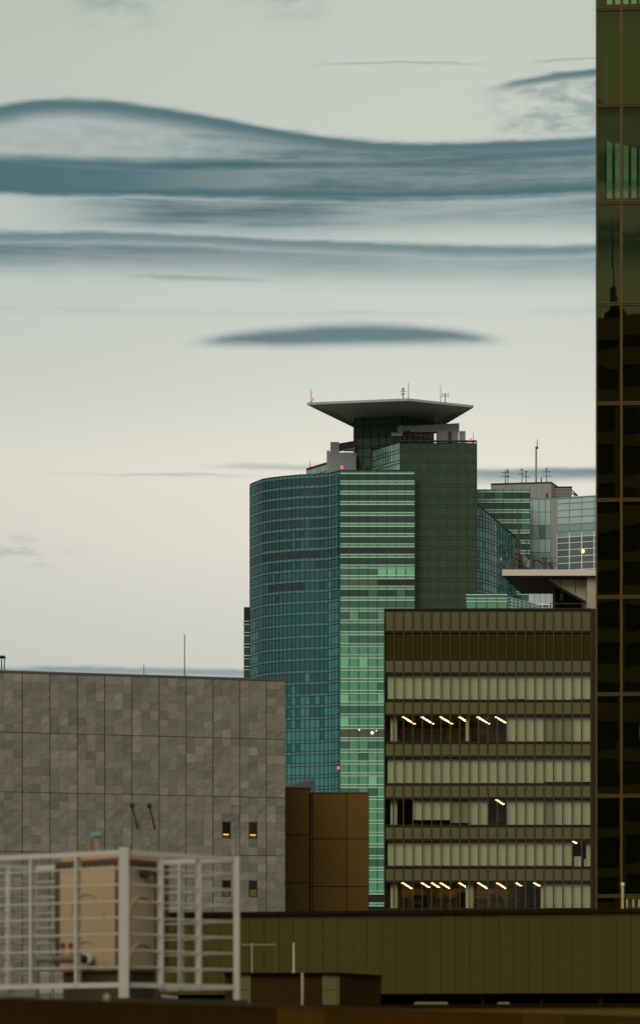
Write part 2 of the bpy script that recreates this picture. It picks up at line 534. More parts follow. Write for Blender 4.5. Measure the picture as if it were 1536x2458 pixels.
ROWR = [random.random() for _ in TY]
COLR = [random.random() for _ in range(40)]
for k, (zt, zb) in enumerate(rows):
    for c in range(NC):
        if k >= 37: continue
        pane('window_pane', fr_face, c * cw + .12, (c + 1) * cw - .12, zb + .12, zt - .12, .0, .08, pick_front(k, c), tower, .0012)
sp_ = MB()
for k, z_ in enumerate(TZ[:-1]):
    for c in range(NC): fr_face.bx(sp_, c * cw + .12, (c + 1) * cw - .12, z_ - SP + .14, z_ - .14, 0, .1)
for c in range(NC): fr_face.bx(sp_, c * cw + .12, (c + 1) * cw - .12, ZTOP - .9, ZTOP - .15, 0, .1)
stuff(sp_.build('spandrel_panel', M_fspan, tower))
for k, z_ in enumerate([ZTOP - 1.0] + TZ[:-1]):
    q = MB()
    fr_face.bx(q, 0, fr_face.L, z_ - .15, z_ + .15, 0, .26)
    if k: fr_face.bx(q, 0, fr_face.L, z_ - SP - .15, z_ - SP + .15, 0, .26)
    q.build('transom', M_bright, tower)
for c in range(NC + 1):
    q = MB(); fr_face.bx(q, c * cw - .15, c * cw + .15, ZLOW, ZTOP, 0, .2 if 0 < c < NC else .34); q.build('mullion', M_mull, tower)
q = MB(); fr_face.bx(q, -.2, fr_face.L + .2, ZTOP, ZTOP + .45, -.6, .36); q.build('parapet_cap', M_mull, tower)

for (px_, py_, r_) in ((893, 1759, .62), (862, 1752, .28), (903, 1754, .25)):
    x_, y_, z_ = PT(px_, py_, D0 - .2)
    MB().lathe((x_, y_, z_ - r_), [(r_ * .3, 0), (r_, r_ * .7), (r_, r_ * 1.3), (r_ * .3, r_ * 2)], 8).build('lit_lamp', emit('tower_lamp', (1, .66, .36), 1.2), tower, True)
# --- curved flank
g4 = [MB() for _ in M_curve]; sp_ = MB(); tr = MB(); cap = MB()
for i in range(len(pts) - 1):
    f = Face(pts[i + 1], pts[i])
    for k, (zt, zb) in enumerate(rows):
        if zb < Z(1930, D0): break
        y = TY[k]
        r_ = random.random() * .14 + COLR[i] * .22 + ROWR[k] * .10 + k / 26.0 + (.45 if i < 4 else 0) + (.35 if i > 21 else 0)  # edge columns and lower floors paler, reflected sky put into the colour
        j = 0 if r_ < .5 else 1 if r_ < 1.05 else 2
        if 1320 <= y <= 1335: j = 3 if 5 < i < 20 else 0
        if 1398 < y < 1410 and 8 < i < 18: j = 3
        dt = random.gauss(0, .012); dz_ = random.gauss(0, .010)
        o_ = [f.p(.09, dt), f.p(f.L - .09, -dt)]
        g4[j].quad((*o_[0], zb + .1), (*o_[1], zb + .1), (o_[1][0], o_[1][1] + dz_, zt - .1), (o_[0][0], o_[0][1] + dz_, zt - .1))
    for k, z_ in enumerate(TZ[:-1]):
        if z_ < Z(1930, D0): break
        f.bx(sp_, .09, f.L - .09, z_ - SP + .1, z_ - .1, -.1, .03)
        f.bx(tr, 0, f.L, z_ - .11, z_ + .11, -.1, .1)
        f.bx(tr, 0, f.L, z_ - SP - .11, z_ - SP + .11, -.1, .1)
    f.bx(sp_, .09, f.L - .09, ZTOP - .9, ZTOP, -.1, .03)
    f.bx(tr, 0, f.L, ZTOP - 1.1, ZTOP - .9, -.1, .1)
    f.bx(cap, -.1, f.L + .1, ZTOP, ZTOP + .5, -.5, .15)
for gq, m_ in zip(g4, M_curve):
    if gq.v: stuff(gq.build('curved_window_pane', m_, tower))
stuff(sp_.build('curved_spandrel_panel', M_cspan, tower))
tr.build('curved_transom', M_mull, tower)
cap.build('curved_parapet_cap', M_mull, tower)
for i in range(1, len(pts)):
    f = Face(pts[i], pts[i - 1])
    q = MB(); f.bx(q, -.14, .14, Z(1930, D0), ZTOP, -.1, .16); q.build('curved_mullion', M_mull, tower)

# --- olive slab front
sl_face = Face(SL, SR)
ZS = Z(1060, SD)
sz = [Z(1060 + 5, SD)] + [Z(v, SD) for v in (1079, 1104, 1129.5)] + [t for t in TZ]
NCS = 8; cws = sl_face.L / NCS
spm = MB(); trm = MB()
for k in range(len(sz) - 1):
    zt, zb = sz[k] - (SP if k else 0), sz[k + 1]
    if zb < Z(1500, SD): break
    for c in range(NCS):
        if c == 0 and zb < ZTOP: continue
        pane('glass_panel', sl_face, c * cws + .14, (c + 1) * cws - .14, zb + .14, zt - .14, 0, .08, M_slab, tower, .001)
        sl_face.bx(spm, c * cws + .14, (c + 1) * cws - .14, zb - SP + .14, zb - .14, 0, .08)
    sl_face.bx(trm, 0, sl_face.L, zb - .22, zb + .22, 0, .13); sl_face.bx(trm, 0, sl_face.L, zb - SP - .22, zb - SP + .22, 0, .13)
stuff(spm.build('olive_spandrel_panel', M_slab, tower)); trm.build('olive_transom', M_mullo, tower)
for c in range(NCS + 1):
    q = MB(); sl_face.bx(q, c * cws - .23, c * cws + .23, Z(1500, SD), ZS, 0, .16); q.build('olive_mullion', M_mullo, tower)
q = MB(); sl_face.bx(q, -.1, sl_face.L + .1, ZS, ZS + .5, -1, .2); q.build('olive_parapet_cap', M_mullo, tower)

# --- bright left flank of the slab
fl = Face(FB, SL); n_ = 40; wv = fl.L / n_
pn = MB(); fm = MB()
zz = [ZS - .3] + [Z(v, SD) for v in (1079, 1104, 1129.5, 1155, 1180)]
for k in range(5):
    zt, zb = zz[k] - (SP if k else 0), zz[k + 1]
    for c in range(n_):
        for (a_, b_) in ((zb + .12, zt - .12), (zb - SP + .12, zb - .12)):
            e = random.gauss(0, .012)
            p0 = fl.p(c * wv + .1, e); p1 = fl.p((c + 1) * wv - .1, -e)
            pn.quad((*p0, a_), (*p1, a_), (*p1, b_), (*p0, b_))
    fl.bx(fm, 0, fl.L, zb - .12, zb + .12, -.1, .1); fl.bx(fm, 0, fl.L, zb - SP - .12, zb - SP + .12, -.1, .1)
for c in range(n_ + 1): fl.bx(fm, c * wv - .1, c * wv + .1, zz[-1], ZS, -.1, .12)
fl.bx(fm, 0, fl.L, ZS - .3, ZS + .5, -.8, .14)
stuff(pn.build('flank_pane', M_flank, tower)); fm.build('flank_frame', M_mull, tower)

# --- slanted wing on the right
wp = []
for i in range(15):
    s_ = i / 14
    wp.append(Vector((X(1143.5 + 97 * s_, SD + 1 + 34 * s_ ** 1.6), SD + 1 + 34 * s_ ** 1.6)))
def wtop(i): return Z(1210 + 84 * (i / 14), SD + 1 + 34 * (i / 14) ** 1.6)
wg = [MB() for _ in range(3)]; wm = MB(); wc = MB()
for i in range(14):
    f = Face(wp[i], wp[i + 1]); za, zb_ = wtop(i), wtop(i + 1)
    for k in range(2, 13):
        for (lo, hi, ty) in ((TZ[k + 1], TZ[k] - SP, 0), (TZ[k] - SP, TZ[k], 1)):
            h0, h1 = min(hi, za), min(hi, zb_)
            if h0 <= lo + .1 and h1 <= lo + .1: continue
            p0, p1 = f.p(.06, 0), f.p(f.L - .06, 0)
            j = 2 if ty else (0 if random.random() < .6 - .03 * i else 1)
            wg[j].quad((*p0, lo + .1), (*p1, lo + .1), (*p1, max(lo + .11, h1 - .1)), (*p0, max(lo + .11, h0 - .1)))
        for zc in (TZ[k], TZ[k] - SP):
            if zc < zb_ - .2: f.bx(wm, 0, f.L, zc - .11, zc + .11, -.1, .1)
    wc.hexa([(*f.p(0, .2), za), (*f.p(f.L, .2), zb_), (*f.p(f.L, -.6), zb_), (*f.p(0, -.6), za),
             (*f.p(0, .2), za + .5), (*f.p(f.L, .2), zb_ + .5), (*f.p(f.L, -.6), zb_ + .5), (*f.p(0, -.6), za + .5)])
    f.bx(wm, -.1, .1, Z(1500, SD), za, -.1, .12)
for j, q in enumerate(wg): stuff(q.build('wing_pane', (M_curve[1], M_curve[2], M_cspan)[j], tower))
wm.build('wing_frame', M_mull, tower); wc.build('wing_coping', M_mull, tower)
wb = [(p.x + .1, p.y + .3) for p in wp] + [(wp[-1].x + 1, wp[-1].y + 12), (wp[0].x, wp[0].y + 12)]
MB().prism(wb, 0, [wtop(i) - .2 for i in range(15)] + [wtop(14) - .2, wtop(0) - .2]).build('wing_block', M_body, tower)

# --- narrow darker slab peeping out on the far left
ed = pts[-1].y + 4
e_face = Face((X(585, ed), ed), (X(604, ed), ed))
MB().box(X(585.5, ed), X(612, ed), ed + .3, ed + 20, 0, Z(1457, ed)).build('edge_block', M_body, tower)
for k in range(12, 20):
    q = MB(); e_face.bx(q, .1, e_face.L, TZ[k + 1] + .12, TZ[k] - SP - .12, 0, .08); q.build('edge_pane', M_front[0], tower)
    q = MB(); e_face.bx(q, -.3, e_face.L, TZ[k] - .15, TZ[k] + .15, 0, .3); q.build('edge_transom', M_bright, tower)
    q = MB(); e_face.bx(q, -.3, e_face.L, TZ[k] - SP - .15, TZ[k] - SP + .15, 0, .3); q.build('edge_transom', M_bright, tower)

# --- core and flared canopy on top
HB = Z(994, 966)
A = Vector((X(964, 966), 966)); B = Vector((X(853, 969), 969)); Dk = Vector((X(849, 977), 977)); C = Vector((X(1040, 974), 974)); E = Vector((X(1010, 981), 981))
MB().prism([(B.x + .2, B.y + .3), (A.x - .1, A.y + .4), (C.x - .2, C.y + .4), (E.x, E.y), (Dk.x + .2, Dk.y)], ZS - 4, HB).build('core', M_body, tower)
cmr = MB(); cpn = MB()
for (f, n_) in ((Face(B, A), 6), (Face(A, C), 6), (Face(Dk, B), 6)):
    wv = f.L / n_; zc = HB - .6; zr = []
    while zc > ZS - 4: zr.append(zc); zc -= 4.0
    for zt in zr:
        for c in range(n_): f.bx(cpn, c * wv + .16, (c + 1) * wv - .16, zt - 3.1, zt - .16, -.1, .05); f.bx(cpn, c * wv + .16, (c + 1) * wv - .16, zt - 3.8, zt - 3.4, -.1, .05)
        f.bx(cmr, 0, f.L, zt - .16, zt + .16, -.1, .12); f.bx(cmr, 0, f.L, zt - 3.4, zt - 3.1, -.1, .12)
    for c in range(n_ + 1): f.bx(cmr, c * wv - .17, c * wv + .17, ZS - 4, HB, -.1, .14)
cpn.build('core_pane', mat('core_glass_green', (64, 92, 62), .1, .06, .05, .07, spec=.3), tower); cmr.build('core_frame', M_mullo, tower)  # core glass lightened in colour to offset the canopy's shadow
HT = Z(956, 940)
T_ = [Vector((X(737, 946), 946)), Vector((X(978, 940), 940)), Vector((X(1136, 950), 950)), Vector((X(1040, 986), 986)), Vector((X(862, 984), 984))]
Bq = [B, A, C, E, Dk]
nv = 7
pm = MB()
can = MB()
for i in range(5):
    j = (i + 1) % 5
    can.quad((Bq[i].x, Bq[i].y, HB), (Bq[j].x, Bq[j].y, HB), (T_[j].x, T_[j].y, HT - .9), (T_[i].x, T_[i].y, HT - .9))
    can.quad((T_[i].x, T_[i].y, HT - .9), (T_[j].x, T_[j].y, HT - .9), (T_[j].x, T_[j].y, HT), (T_[i].x, T_[i].y, HT))
    # radial seams of the soffit sheets
    for s_ in range(1, 8):
        a_ = Vector((*(Bq[i].lerp(Bq[j], s_ / 8)), HB)); b2 = Vector((*(T_[i].lerp(T_[j], s_ / 8)), HT - .9))
        pm.tube(a_ + Vector((0, 0, -.03)), b2 + Vector((0, 0, -.03)), .07, 4)
can.quad(*[(p.x, p.y, HT) for p in T_]); can.quad(*[(p.x, p.y, HB) for p in Bq[::-1]])
cn = can.build('canopy', M_deck, tower)
pm.build('soffit_seam', M_concg, cn)
q = MB()
for (f) in (Face(B, A), Face(A, C)): f.bx(q, -.3, f.L + .3, HB - .35, HB - .05, 0, .5)
q.build('soffit_gutter', M_dark, tower)

# things on the canopy and roofs
def zroof(z): return z
rod(747, 934, 962, 946, 2.0, 'lightning_rod', 'thin lightning rod on the left tip of the flared canopy', 'lightning rod', zfix=HT)
beacon(751.5, 957, 946.5, 'red warning light on the left tip of the flared canopy', 8)
yagi(967, 929, 955, 944, [(934, 4), (939, 8), (946, 5)], 'bushy short aerial beside the tallest rod on the flared canopy', zfix=HT)
rod(980, 917, 955, 943, 1.8, 'lightning_rod', 'tallest thin rod rising from the near corner of the flared canopy', 'lightning rod', zfix=HT)
rod(1057, 925, 962, 949, 1.8, 'lightning_rod', 'thin rod beside the branched aerial on the right of the flared canopy', 'lightning rod', zfix=HT)
yagi(1068, 944, 964, 949, [(946, 9), (951, 10)], 'branched aerial near the right tip of the flared canopy', zfix=HT)
rod(1135, 1038, 1060, SD + 2, 1.6, 'lightning_rod', 'thin rod on the corner of the olive glass block roof', 'lightning rod', zfix=ZS)
beacon(1129, 1056, SD + 2, 'red warning light on the corner of the olive glass block', 11)
beacon(820.5, 1123, D0 + 2, 'red warning light on the sharp corner of the curved tower roof', 10)
beacon(749, 1121, FB.y - 2, 'red warning light on the far end of the pale glass flank', 9)
rod(744, 1105, 1122, FB.y, 1.6, 'lightning_rod', 'thin rod at the far end of the pale glass flank', 'lightning rod', zfix=ZS)
beacon(812.5, 1844, D0 - .6, 'red warning light low on the sharp vertical edge of the tower', 9)

# roof gondola cranes
t = thing('maintenance_crane', 'grey facade maintenance crane with long boom on the olive glass block', 'crane', (X(1080, SD + 2), SD + 2, ZS))
dd = SD + 2
MB().box(X(1048, dd), X(1100, dd), dd, dd + 5, ZS, Z(1034, dd)).build('cabin', M_crane, t)
MB().box(X(1103, dd), X(1117, dd), dd + .5, dd + 4, ZS, Z(1034, dd)).build('counterweight', M_concg, t)
MB().box(X(1075, dd), X(1083, dd), dd - .4, dd, ZS, Z(1036, dd)).build('ladder', M_dark, t)
MB().prism([(X(985, dd), dd + 1), (X(1102, dd), dd + 1), (X(1102, dd), dd + 3.5), (X(985, dd), dd + 3.5)], [Z(1036, dd), Z(1034, dd), Z(1034, dd), Z(1036, dd)], [Z(1021, dd), Z(1014, dd), Z(1014, dd), Z(1021, dd)]).build('boom', M_crane, t)
MB().tube(PT(957, 1030, dd + 2), PT(988, 1028, dd + 2), 1.2, 10).tube(PT(962, 1030, dd + 1), PT(962, 1030, dd + 3.4), 1.5, 10).build('winch', M_crane, t)
MB().box(X(939, dd), X(966, dd), dd + 1, dd + 3, Z(1045, dd), Z(1037, dd)).build('gondola', M_concg, t)
t = thing('maintenance_crane', 'grey boxy maintenance crane parked behind the curved tower roof', 'crane', (X(822, SD + 12), SD + 12, ZTOP))
dd = SD + 12
MB().box(X(791, dd), X(854, dd), dd - 4, dd + 3, ZTOP - 1, Z(1092, dd)).build('base_housing', M_crane, t)
MB().box(X(784, dd), X(792, dd), dd - 3, dd + 3, ZTOP - 1, Z(1086, dd)).build('side_box', M_concg, t)
MB().box(X(793, dd), X(814, dd), dd - 2, dd + 2, Z(1092, dd), Z(1064, dd)).build('cabin', M_crane, t)
MB().prism([(X(812, dd), dd - 1), (X(848, dd), dd - 1), (X(848, dd), dd + 1.5), (X(812, dd), dd + 1.5)], [Z(1082, dd), Z(1076, dd), Z(1076, dd), Z(1082, dd)], [Z(1066, dd), Z(1060, dd), Z(1060, dd), Z(1066, dd)]).build('boom', M_dark, t)
MB().tube(PT(826, 1078, dd), PT(852, 1078, dd), .9, 8).build('winch', M_concg, t)
# ================================================================== green wing behind and pale building
RD = 990.0
rw = thing('glass_office_block', 'dark green glass office block with bright transom lines behind the slanted wing', 'office block', (X(1205, RD), RD, 0))
f = Face((X(1143, RD), RD), (X(1271, RD), RD))
zt0 = Z(1174, RD)
MB().box(f.A.x + .1, f.B.x - .1, RD + .3, RD + 25, 0, zt0 - .2).build('wall', M_body, rw)
pit = 24.6 * RD / F; n_ = 6; wv = f.L / n_; sp2 = 7 * RD / F
zl = [Z(1181, RD)] + [Z(1199, RD) - i * pit for i in range(11)]
for k in range(11):
    zt, zb = zl[k] - (sp2 if k else 0), zl[k + 1]
    for c in range(n_): pane('window_pane', f, c * wv + .15, (c + 1) * wv - .15, zb + .15, zt - .15, 0, .08, M_front[0 if random.random() < .8 else 1], rw, .001)
for z_ in zl[1:]:
    for c in range(n_): pane('spandrel_panel', f, c * wv + .15, (c + 1) * wv - .15, z_ - sp2 + .15, z_ - .15, 0, .09, M_fspan, rw)
for c in range(n_): pane('spandrel_panel', f, c * wv + .15, (c + 1) * wv - .15, zl[0] + .15, zt0 - .1, 0, .09, M_fspan, rw)
for k, z_ in enumerate(zl):
    q = MB(); f.bx(q, 0, f.L, z_ - .16, z_ + .16, 0, .26)
    if k: f.bx(q, 0, f.L, z_ - sp2 - .16, z_ - sp2 + .16, 0, .26)
    q.build('transom', M_bright, rw)
for c in range(n_ + 1): q = MB(); f.bx(q, c * wv - .15, c * wv + .15, 60, zt0, 0, .2); q.build('mullion', M_mull, rw)

PD = 1010.0
pb = thing('pale_glass_building', 'pale grey green glass building with concrete pier beside the dark glass tower', 'office building', (X(1350, PD), PD, 0))
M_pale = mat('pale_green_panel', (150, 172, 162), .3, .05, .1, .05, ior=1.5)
M_pale2 = mat('pale_green_panel_shade', (118, 142, 134), .25, .08, .15, .08)  # deeper green for some of the panels
M_pgl = mat('grey_window_glass', (84, 92, 90), .08, .1, .2, .1)
M_wfr = mat('white_frame', (205, 208, 204), .5, .05)
M_pfr = mat('pale_joint', (112, 124, 118), .6, .05)
fl_ = Face((X(1271.5, PD), PD), (X(1321, PD), PD)); fr2 = Face((X(1336, PD), PD), (X(1436, PD - 5), PD - 5))
zt0 = Z(1197, PD)
MB().prism([(fl_.A.x + .1, PD + .4), (fl_.B.x, PD + .4), (fr2.A.x, PD + .4), (fr2.B.x, PD - 4.6), (fr2.B.x, PD + 16), (fl_.A.x + .1, PD + 16)], 0, zt0 - .3).build('wall', M_concg, pb)
xs_ = [1271.5, 1276.5, 1292.5, 1308, 1321]
for k in range(8):
    z1 = Z(1197 + 32.3 * k, PD) - .1; z0 = Z(1197 + 32.3 * (k + 1), PD) + .1
    for c in range(4):
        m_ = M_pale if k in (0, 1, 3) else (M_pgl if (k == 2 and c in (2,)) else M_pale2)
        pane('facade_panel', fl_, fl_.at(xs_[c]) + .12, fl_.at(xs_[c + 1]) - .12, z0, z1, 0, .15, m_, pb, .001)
MB().box(X(1321, PD), X(1336, PD), PD - .3, PD + .3, 0, zt0).build('pier', M_concg, pb)
xs_ = [1336, 1366, 1395.5, 1425, 1436]
yr = [1197, 1210, 1226.5, 1243, 1260, 1277, 1291, 1305, 1321.5, 1337.5, 1353.5, 1370, 1386, 1402]
for k in range(len(yr) - 1):
    z1 = Z(yr[k], PD) - .15; z0 = Z(yr[k + 1], PD) + .15
    for c in range(4):
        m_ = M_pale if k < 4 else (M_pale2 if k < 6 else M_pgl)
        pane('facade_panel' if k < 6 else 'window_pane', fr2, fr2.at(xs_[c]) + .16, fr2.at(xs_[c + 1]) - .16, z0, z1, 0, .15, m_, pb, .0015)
for k, y in enumerate(yr):
    q = MB(); fr2.bx(q, 0, fr2.L, Z(y, PD) - .14, Z(y, PD) + .14, 0, .28); q.build('transom', M_wfr if k >= 6 else M_pfr, pb)
for x_ in xs_:
    q = MB(); a_ = fr2.at(x_); fr2.bx(q, a_ - .16, a_ + .16, Z(1280, PD), zt0, 0, .2); q.build('mullion', M_pfr, pb)
    q = MB(); fr2.bx(q, a_ - .18, a_ + .18, 0, Z(1280, PD), 0, .32); q.build('mullion', M_wfr, pb)
q = MB(); fl_.bx(q, 0, fl_.L, zt0 - .3, zt0 + .3, -.4, .25); fr2.bx(q, 0, fr2.L, zt0 - .3, zt0 + .3, -.4, .3); q.build('roof_coping', M_pfr, pb)
tl = emit('warm_lamp', (1, .62, .3), 1.6)
x_, y_, z_ = PT(1398.5, 1323, PD - 4)
MB().lathe((x_, y_, z_ - .8), [(.15, 0), (.5, .4), (.5, 1.1), (.2, 1.6)], 8).build('wall_lamp', tl, pb, True)
# penthouse
PE = 1022.0
ph = thing('rooftop_plant_room', 'grey panelled plant room with aerials on the pale building roof', 'plant room', (X(1250, PE), PE, 0))
zp = Z(1159, PE)
MB().prism([(X(1178.5, PE), PE + 3), (X(1322, PE), PE), (X(1346, PE + 12), PE + 12), (X(1200, PE + 24), PE + 24)], 60, zp).build('wall', M_concg, ph)
fpp = Face((X(1178.5, PE), PE + 3), (X(1322, PE), PE))
for i in range(10):
    q = MB(); a_ = fpp.L * (i + .5) / 10; fpp.bx(q, a_ - .05, a_ + .05, zp - 14, zp - .3, 0, .12); q.build('panel_seam', M_pfr, ph)
MB().prism([(X(1178, PE), PE + 2.6), (X(1322.5, PE), PE - .4), (X(1347, PE + 12), PE + 12), (X(1199, PE + 24), PE + 25)], zp, zp + .4).build('roof_edge', M_dark, ph)
MB().box(X(1325, PE + 4), X(1372, PE + 4), PE + 4, PE + 10, 60, Z(1170, PE + 4)).build('louvre_box', mat('louvre_grey', (112, 106, 100), .7, .1), ph)
q = MB()
for i in range(7): q.box(X(1327, PE + 4), X(1366, PE + 4), PE + 3.8, PE + 4, Z(1173 + 3.4 * i, PE + 4) - .14, Z(1173 + 3.4 * i, PE + 4) + .14)
q.build('louvre', M_concg, ph)
MB().box(X(1325, PE + 4), X(1372.5, PE + 4), PE + 3.6, PE + 10, Z(1170, PE + 4), Z(1170, PE + 4) + .35).build('louvre_cap', M_dark, ph)
MB().box(X(1310, PE), X(1314, PE), PE - .25, PE + .4, Z(1194, PE), Z(1184, PE)).build('door', M_dark, ph)
ra = tag(MB().tube(PT(1372, 1177, PE + 6), PT(1386, 1190, PE + 6), .25, 6).tube(PT(1372, 1184, PE + 6), PT(1385, 1190, PE + 6), .25, 6).tube(PT(1378, 1183, PE + 6), PT(1378, 1198, PE + 6), .25, 6).build('roof_railing', M_dark), 'dark sloping rail beside the louvred plant box', 'railing')
pg_ = 'aerials on the plant room roof'
ZP2 = zp + .4
yagi(1212, 1128, 1160, PE + 6, [(1134, 9), (1144, 11)], 'slim twin arm aerial on the left of the plant room roof', pg_, ZP2)
yagi(1218, 1126, 1160, PE + 6, [(1129, 3), (1133, 3), (1144, 6)], 'knobbly pole aerial on the left of the plant room roof', pg_, ZP2)
yagi(1252, 1126, 1160, PE + 6, [(1127, 5), (1138, 9)], 'forked aerial with two arms left of the tall mast', pg_, ZP2)
yagi(1262, 1131, 1160, PE + 6, [(1132, 4), (1144, 8)], 'shorter forked aerial just left of the tall mast', pg_, ZP2)
yagi(1311, 1124, 1160, PE + 6, [(1125, 3), (1132, 9), (1143, 12)], 'wide branched aerial right of the tall mast', pg_, ZP2)
rod(1298, 1146, 1160, PE + 6, 3.5, 'vent_pipe', 'stubby vent pipe between the tall mast and the wide aerial', 'pipe', zfix=ZP2, taper=.8)
t = thing('radio_mast', 'tall slender radio mast on the plant room roof', 'mast', PT(1286, 1160, PE + 4))
MB().tube((X(1286, PE + 4), PE + 4, ZP2 - .2), PT(1286, 1075, PE + 4), .42, 8, .36).build('pole', M_concg, t)
MB().tube(PT(1288, 1075, PE + 4), PT(1289, 1054, PE + 4), .22, 6, .12).build('whip', M_ant, t)
MB().box(X(1284, PE + 4), X(1291, PE + 4), PE + 3.5, PE + 4.5, Z(1077, PE + 4), Z(1073, PE + 4)).build('bracket', M_dark, t)
q = MB()
for y in range(1078, 1156, 6): q.tube(PT(1284, y, PE + 4), PT(1286, y, PE + 4), .12, 4)
q.build('rung', M_ant, t)

# ================================================================== low pavilion
LD = 640.0
lp = thing('low_glass_building', 'low teal glass building with bright top lines behind the office roof', 'building', (X(1200, LD), LD, 0))
f = Face((X(1118, LD), LD), (X(1217, LD), LD)); zt0 = Z(1427, LD)
MB().box(f.A.x + .1, f.B.x - .1, LD + .2, LD + 12, 0, zt0 - .2).build('wall', M_body, lp)
for c in range(4):
    for k, (y0, y1) in enumerate(((1429, 1436), (1437, 1444), (1445, 1468))):
        pane('window_pane', f, f.L * c / 4 + .1, f.L * (c + 1) / 4 - .1, Z(y1, LD), Z(y0, LD), 0, .08, (M_front[1], M_fspan, M_front[2])[k], lp, .001)
for y in (1428, 1436.5, 1444.5):
    q = MB(); f.bx(q, 0, f.L, Z(y, LD) - .12, Z(y, LD) + .12, 0, .26); q.build('transom', M_bright, lp)
for c in range(5): q = MB(); f.bx(q, f.L * c / 4 - .1, f.L * c / 4 + .1, Z(1480, LD), zt0, 0, .15); q.build('mullion', M_mull, lp)
cpt = []
for i in range(9):
    s_ = i / 8; d_ = LD + 1 + 14 * s_ ** 1.8; cpt.append(Vector((X(1218 + 76 * s_, d_), d_)))
MB().prism([(p.x, p.y + .2) for p in cpt] + [(cpt[-1].x, LD + 30), (cpt[0].x, LD + 30)], 0, [Z(1433 + 19 * (i / 8) ** 1.2, cpt[i].y) for i in range(9)] + [Z(1452, LD + 15), Z(1433, LD)]).build('curved_wall', M_cspan, lp)
q = MB()
for i in range(8):
    f = Face(cpt[i], cpt[i + 1])
    for y in (1434, 1441, 1449, 1457): f.hx = 0; za = Z(y + 19 * (i / 8) ** 1.2, cpt[i].y); zb_ = Z(y + 19 * ((i + 1) / 8) ** 1.2, cpt[i + 1].y); q.tube((cpt[i].x, cpt[i].y, za), (cpt[i + 1].x, cpt[i + 1].y, zb_), .1, 4)
    f.bx(q, -.08, .08, Z(1480, LD), Z(1433 + 19 * (i / 8) ** 1.2, cpt[i].y), -.05, .1)
q.build('curved_frame', M_bright, lp)
gb = thing('grey_box_building', 'light grey panelled box block under the concrete roof overhang', 'building', (X(1300, 680), 680, 0))
f = Face((X(1268, 680), 680), (X(1322, 680), 680))
MB().prism([(f.A.x, 680.2), (f.B.x, 680.2), (X(1336, 690), 690), (f.A.x + 1, 692)], 0, Z(1412, 680)).build('wall', M_pale2, gb)
M_lg = mat('light_grey_panel', (172, 174, 174), .6, .05, .2, .05)
for c in range(4): pane('wall_panel', f, f.L * c / 4 + .06, f.L * (c + 1) / 4 - .06, Z(1450, 680), Z(1410, 680), 0, .1, M_lg, gb)
q = MB(); f.bx(q, -.3, f.L + 1.5, Z(1453, 680), Z(1450, 680), 0, .3); q.build('sill', M_wfr, gb)
for c in range(4): q = MB(); f.bx(q, f.L * c / 3.3 - .1, f.L * c / 3.3 + .12, Z(1475, 680), Z(1453, 680), 0, .2); q.build('window_post', M_wfr, gb)

# ================================================================== concrete roof overhang
KD = 300.0
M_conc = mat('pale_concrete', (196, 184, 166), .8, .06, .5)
M_conco = mat('shaded_concrete', (150, 140, 112), .85, .08, .4)  # beige tone of the pier, stair wall and small fittings
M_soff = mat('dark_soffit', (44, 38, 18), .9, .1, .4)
kb = thing('concrete_roof_building', 'concrete building with flat overhanging roof slab carrying antennas', 'building', (X(1400, KD), KD, 0))
zk0, zk1 = Z(1382, KD), Z(1367, KD)
MB().prism([(X(1205, KD), KD), (X(1446, KD), KD), (X(1446, KD), KD + 11.5), (X(1250, KD + 11.5), KD + 11.5)], zk0 + .02, zk1).build('roof_slab', M_conc, kb)
MB().prism([(X(1206.5, KD), KD + .12), (X(1446, KD), KD + .12), (X(1446, KD), KD + 11.3), (X(1250.5, KD + 11.5), KD + 11.3)], zk0 - .06, zk0 + .02).build('soffit', M_soff, kb)  # dark sheet under the slab, the underside's shade put into its colour
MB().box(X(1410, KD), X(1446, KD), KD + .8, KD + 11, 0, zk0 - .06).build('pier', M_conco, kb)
a_ = KD + 2
q = MB(); pl = [(1296, 1383), (1410, 1383), (1410, 1446)]
q.quad(*[(X(px, a_), a_, Z(py, a_) - (.12 if py == 1383 else 0)) for px, py in pl[::-1]]); q.quad(*[(X(px, a_), a_ + .5, Z(py, a_) - (.12 if py == 1383 else 0)) for px, py in pl])
o = [(X(px, a_), Z(py, a_) - (.12 if py == 1383 else 0)) for px, py in pl]
for i in range(3): j = (i + 1) % 3; q.quad((o[i][0], a_, o[i][1]), (o[j][0], a_, o[j][1]), (o[j][0], a_ + .5, o[j][1]), (o[i][0], a_ + .5, o[i][1]))
q.build('stair_wall', M_conco, kb)
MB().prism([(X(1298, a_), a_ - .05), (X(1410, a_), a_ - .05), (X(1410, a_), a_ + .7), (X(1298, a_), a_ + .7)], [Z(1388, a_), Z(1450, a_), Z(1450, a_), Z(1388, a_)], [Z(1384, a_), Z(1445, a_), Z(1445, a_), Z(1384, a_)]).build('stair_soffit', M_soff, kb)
for px in (1345, 1380):
    MB().box(X(px, a_) - .03, X(px, a_) + .03, a_ - .03, a_, Z(1384 + (px - 1300) * .5, a_), Z(1384, a_) - .15).build('wall_joint', M_soff, kb)
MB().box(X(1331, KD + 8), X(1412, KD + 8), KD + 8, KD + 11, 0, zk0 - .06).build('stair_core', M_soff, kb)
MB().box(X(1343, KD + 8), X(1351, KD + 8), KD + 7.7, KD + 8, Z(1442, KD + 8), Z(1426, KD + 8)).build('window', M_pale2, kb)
MB().box(X(1200, KD), X(1430, KD), KD - 2, KD + 14, 0, Z(1462, KD) - 4).build('lower_roof', M_soff, kb)
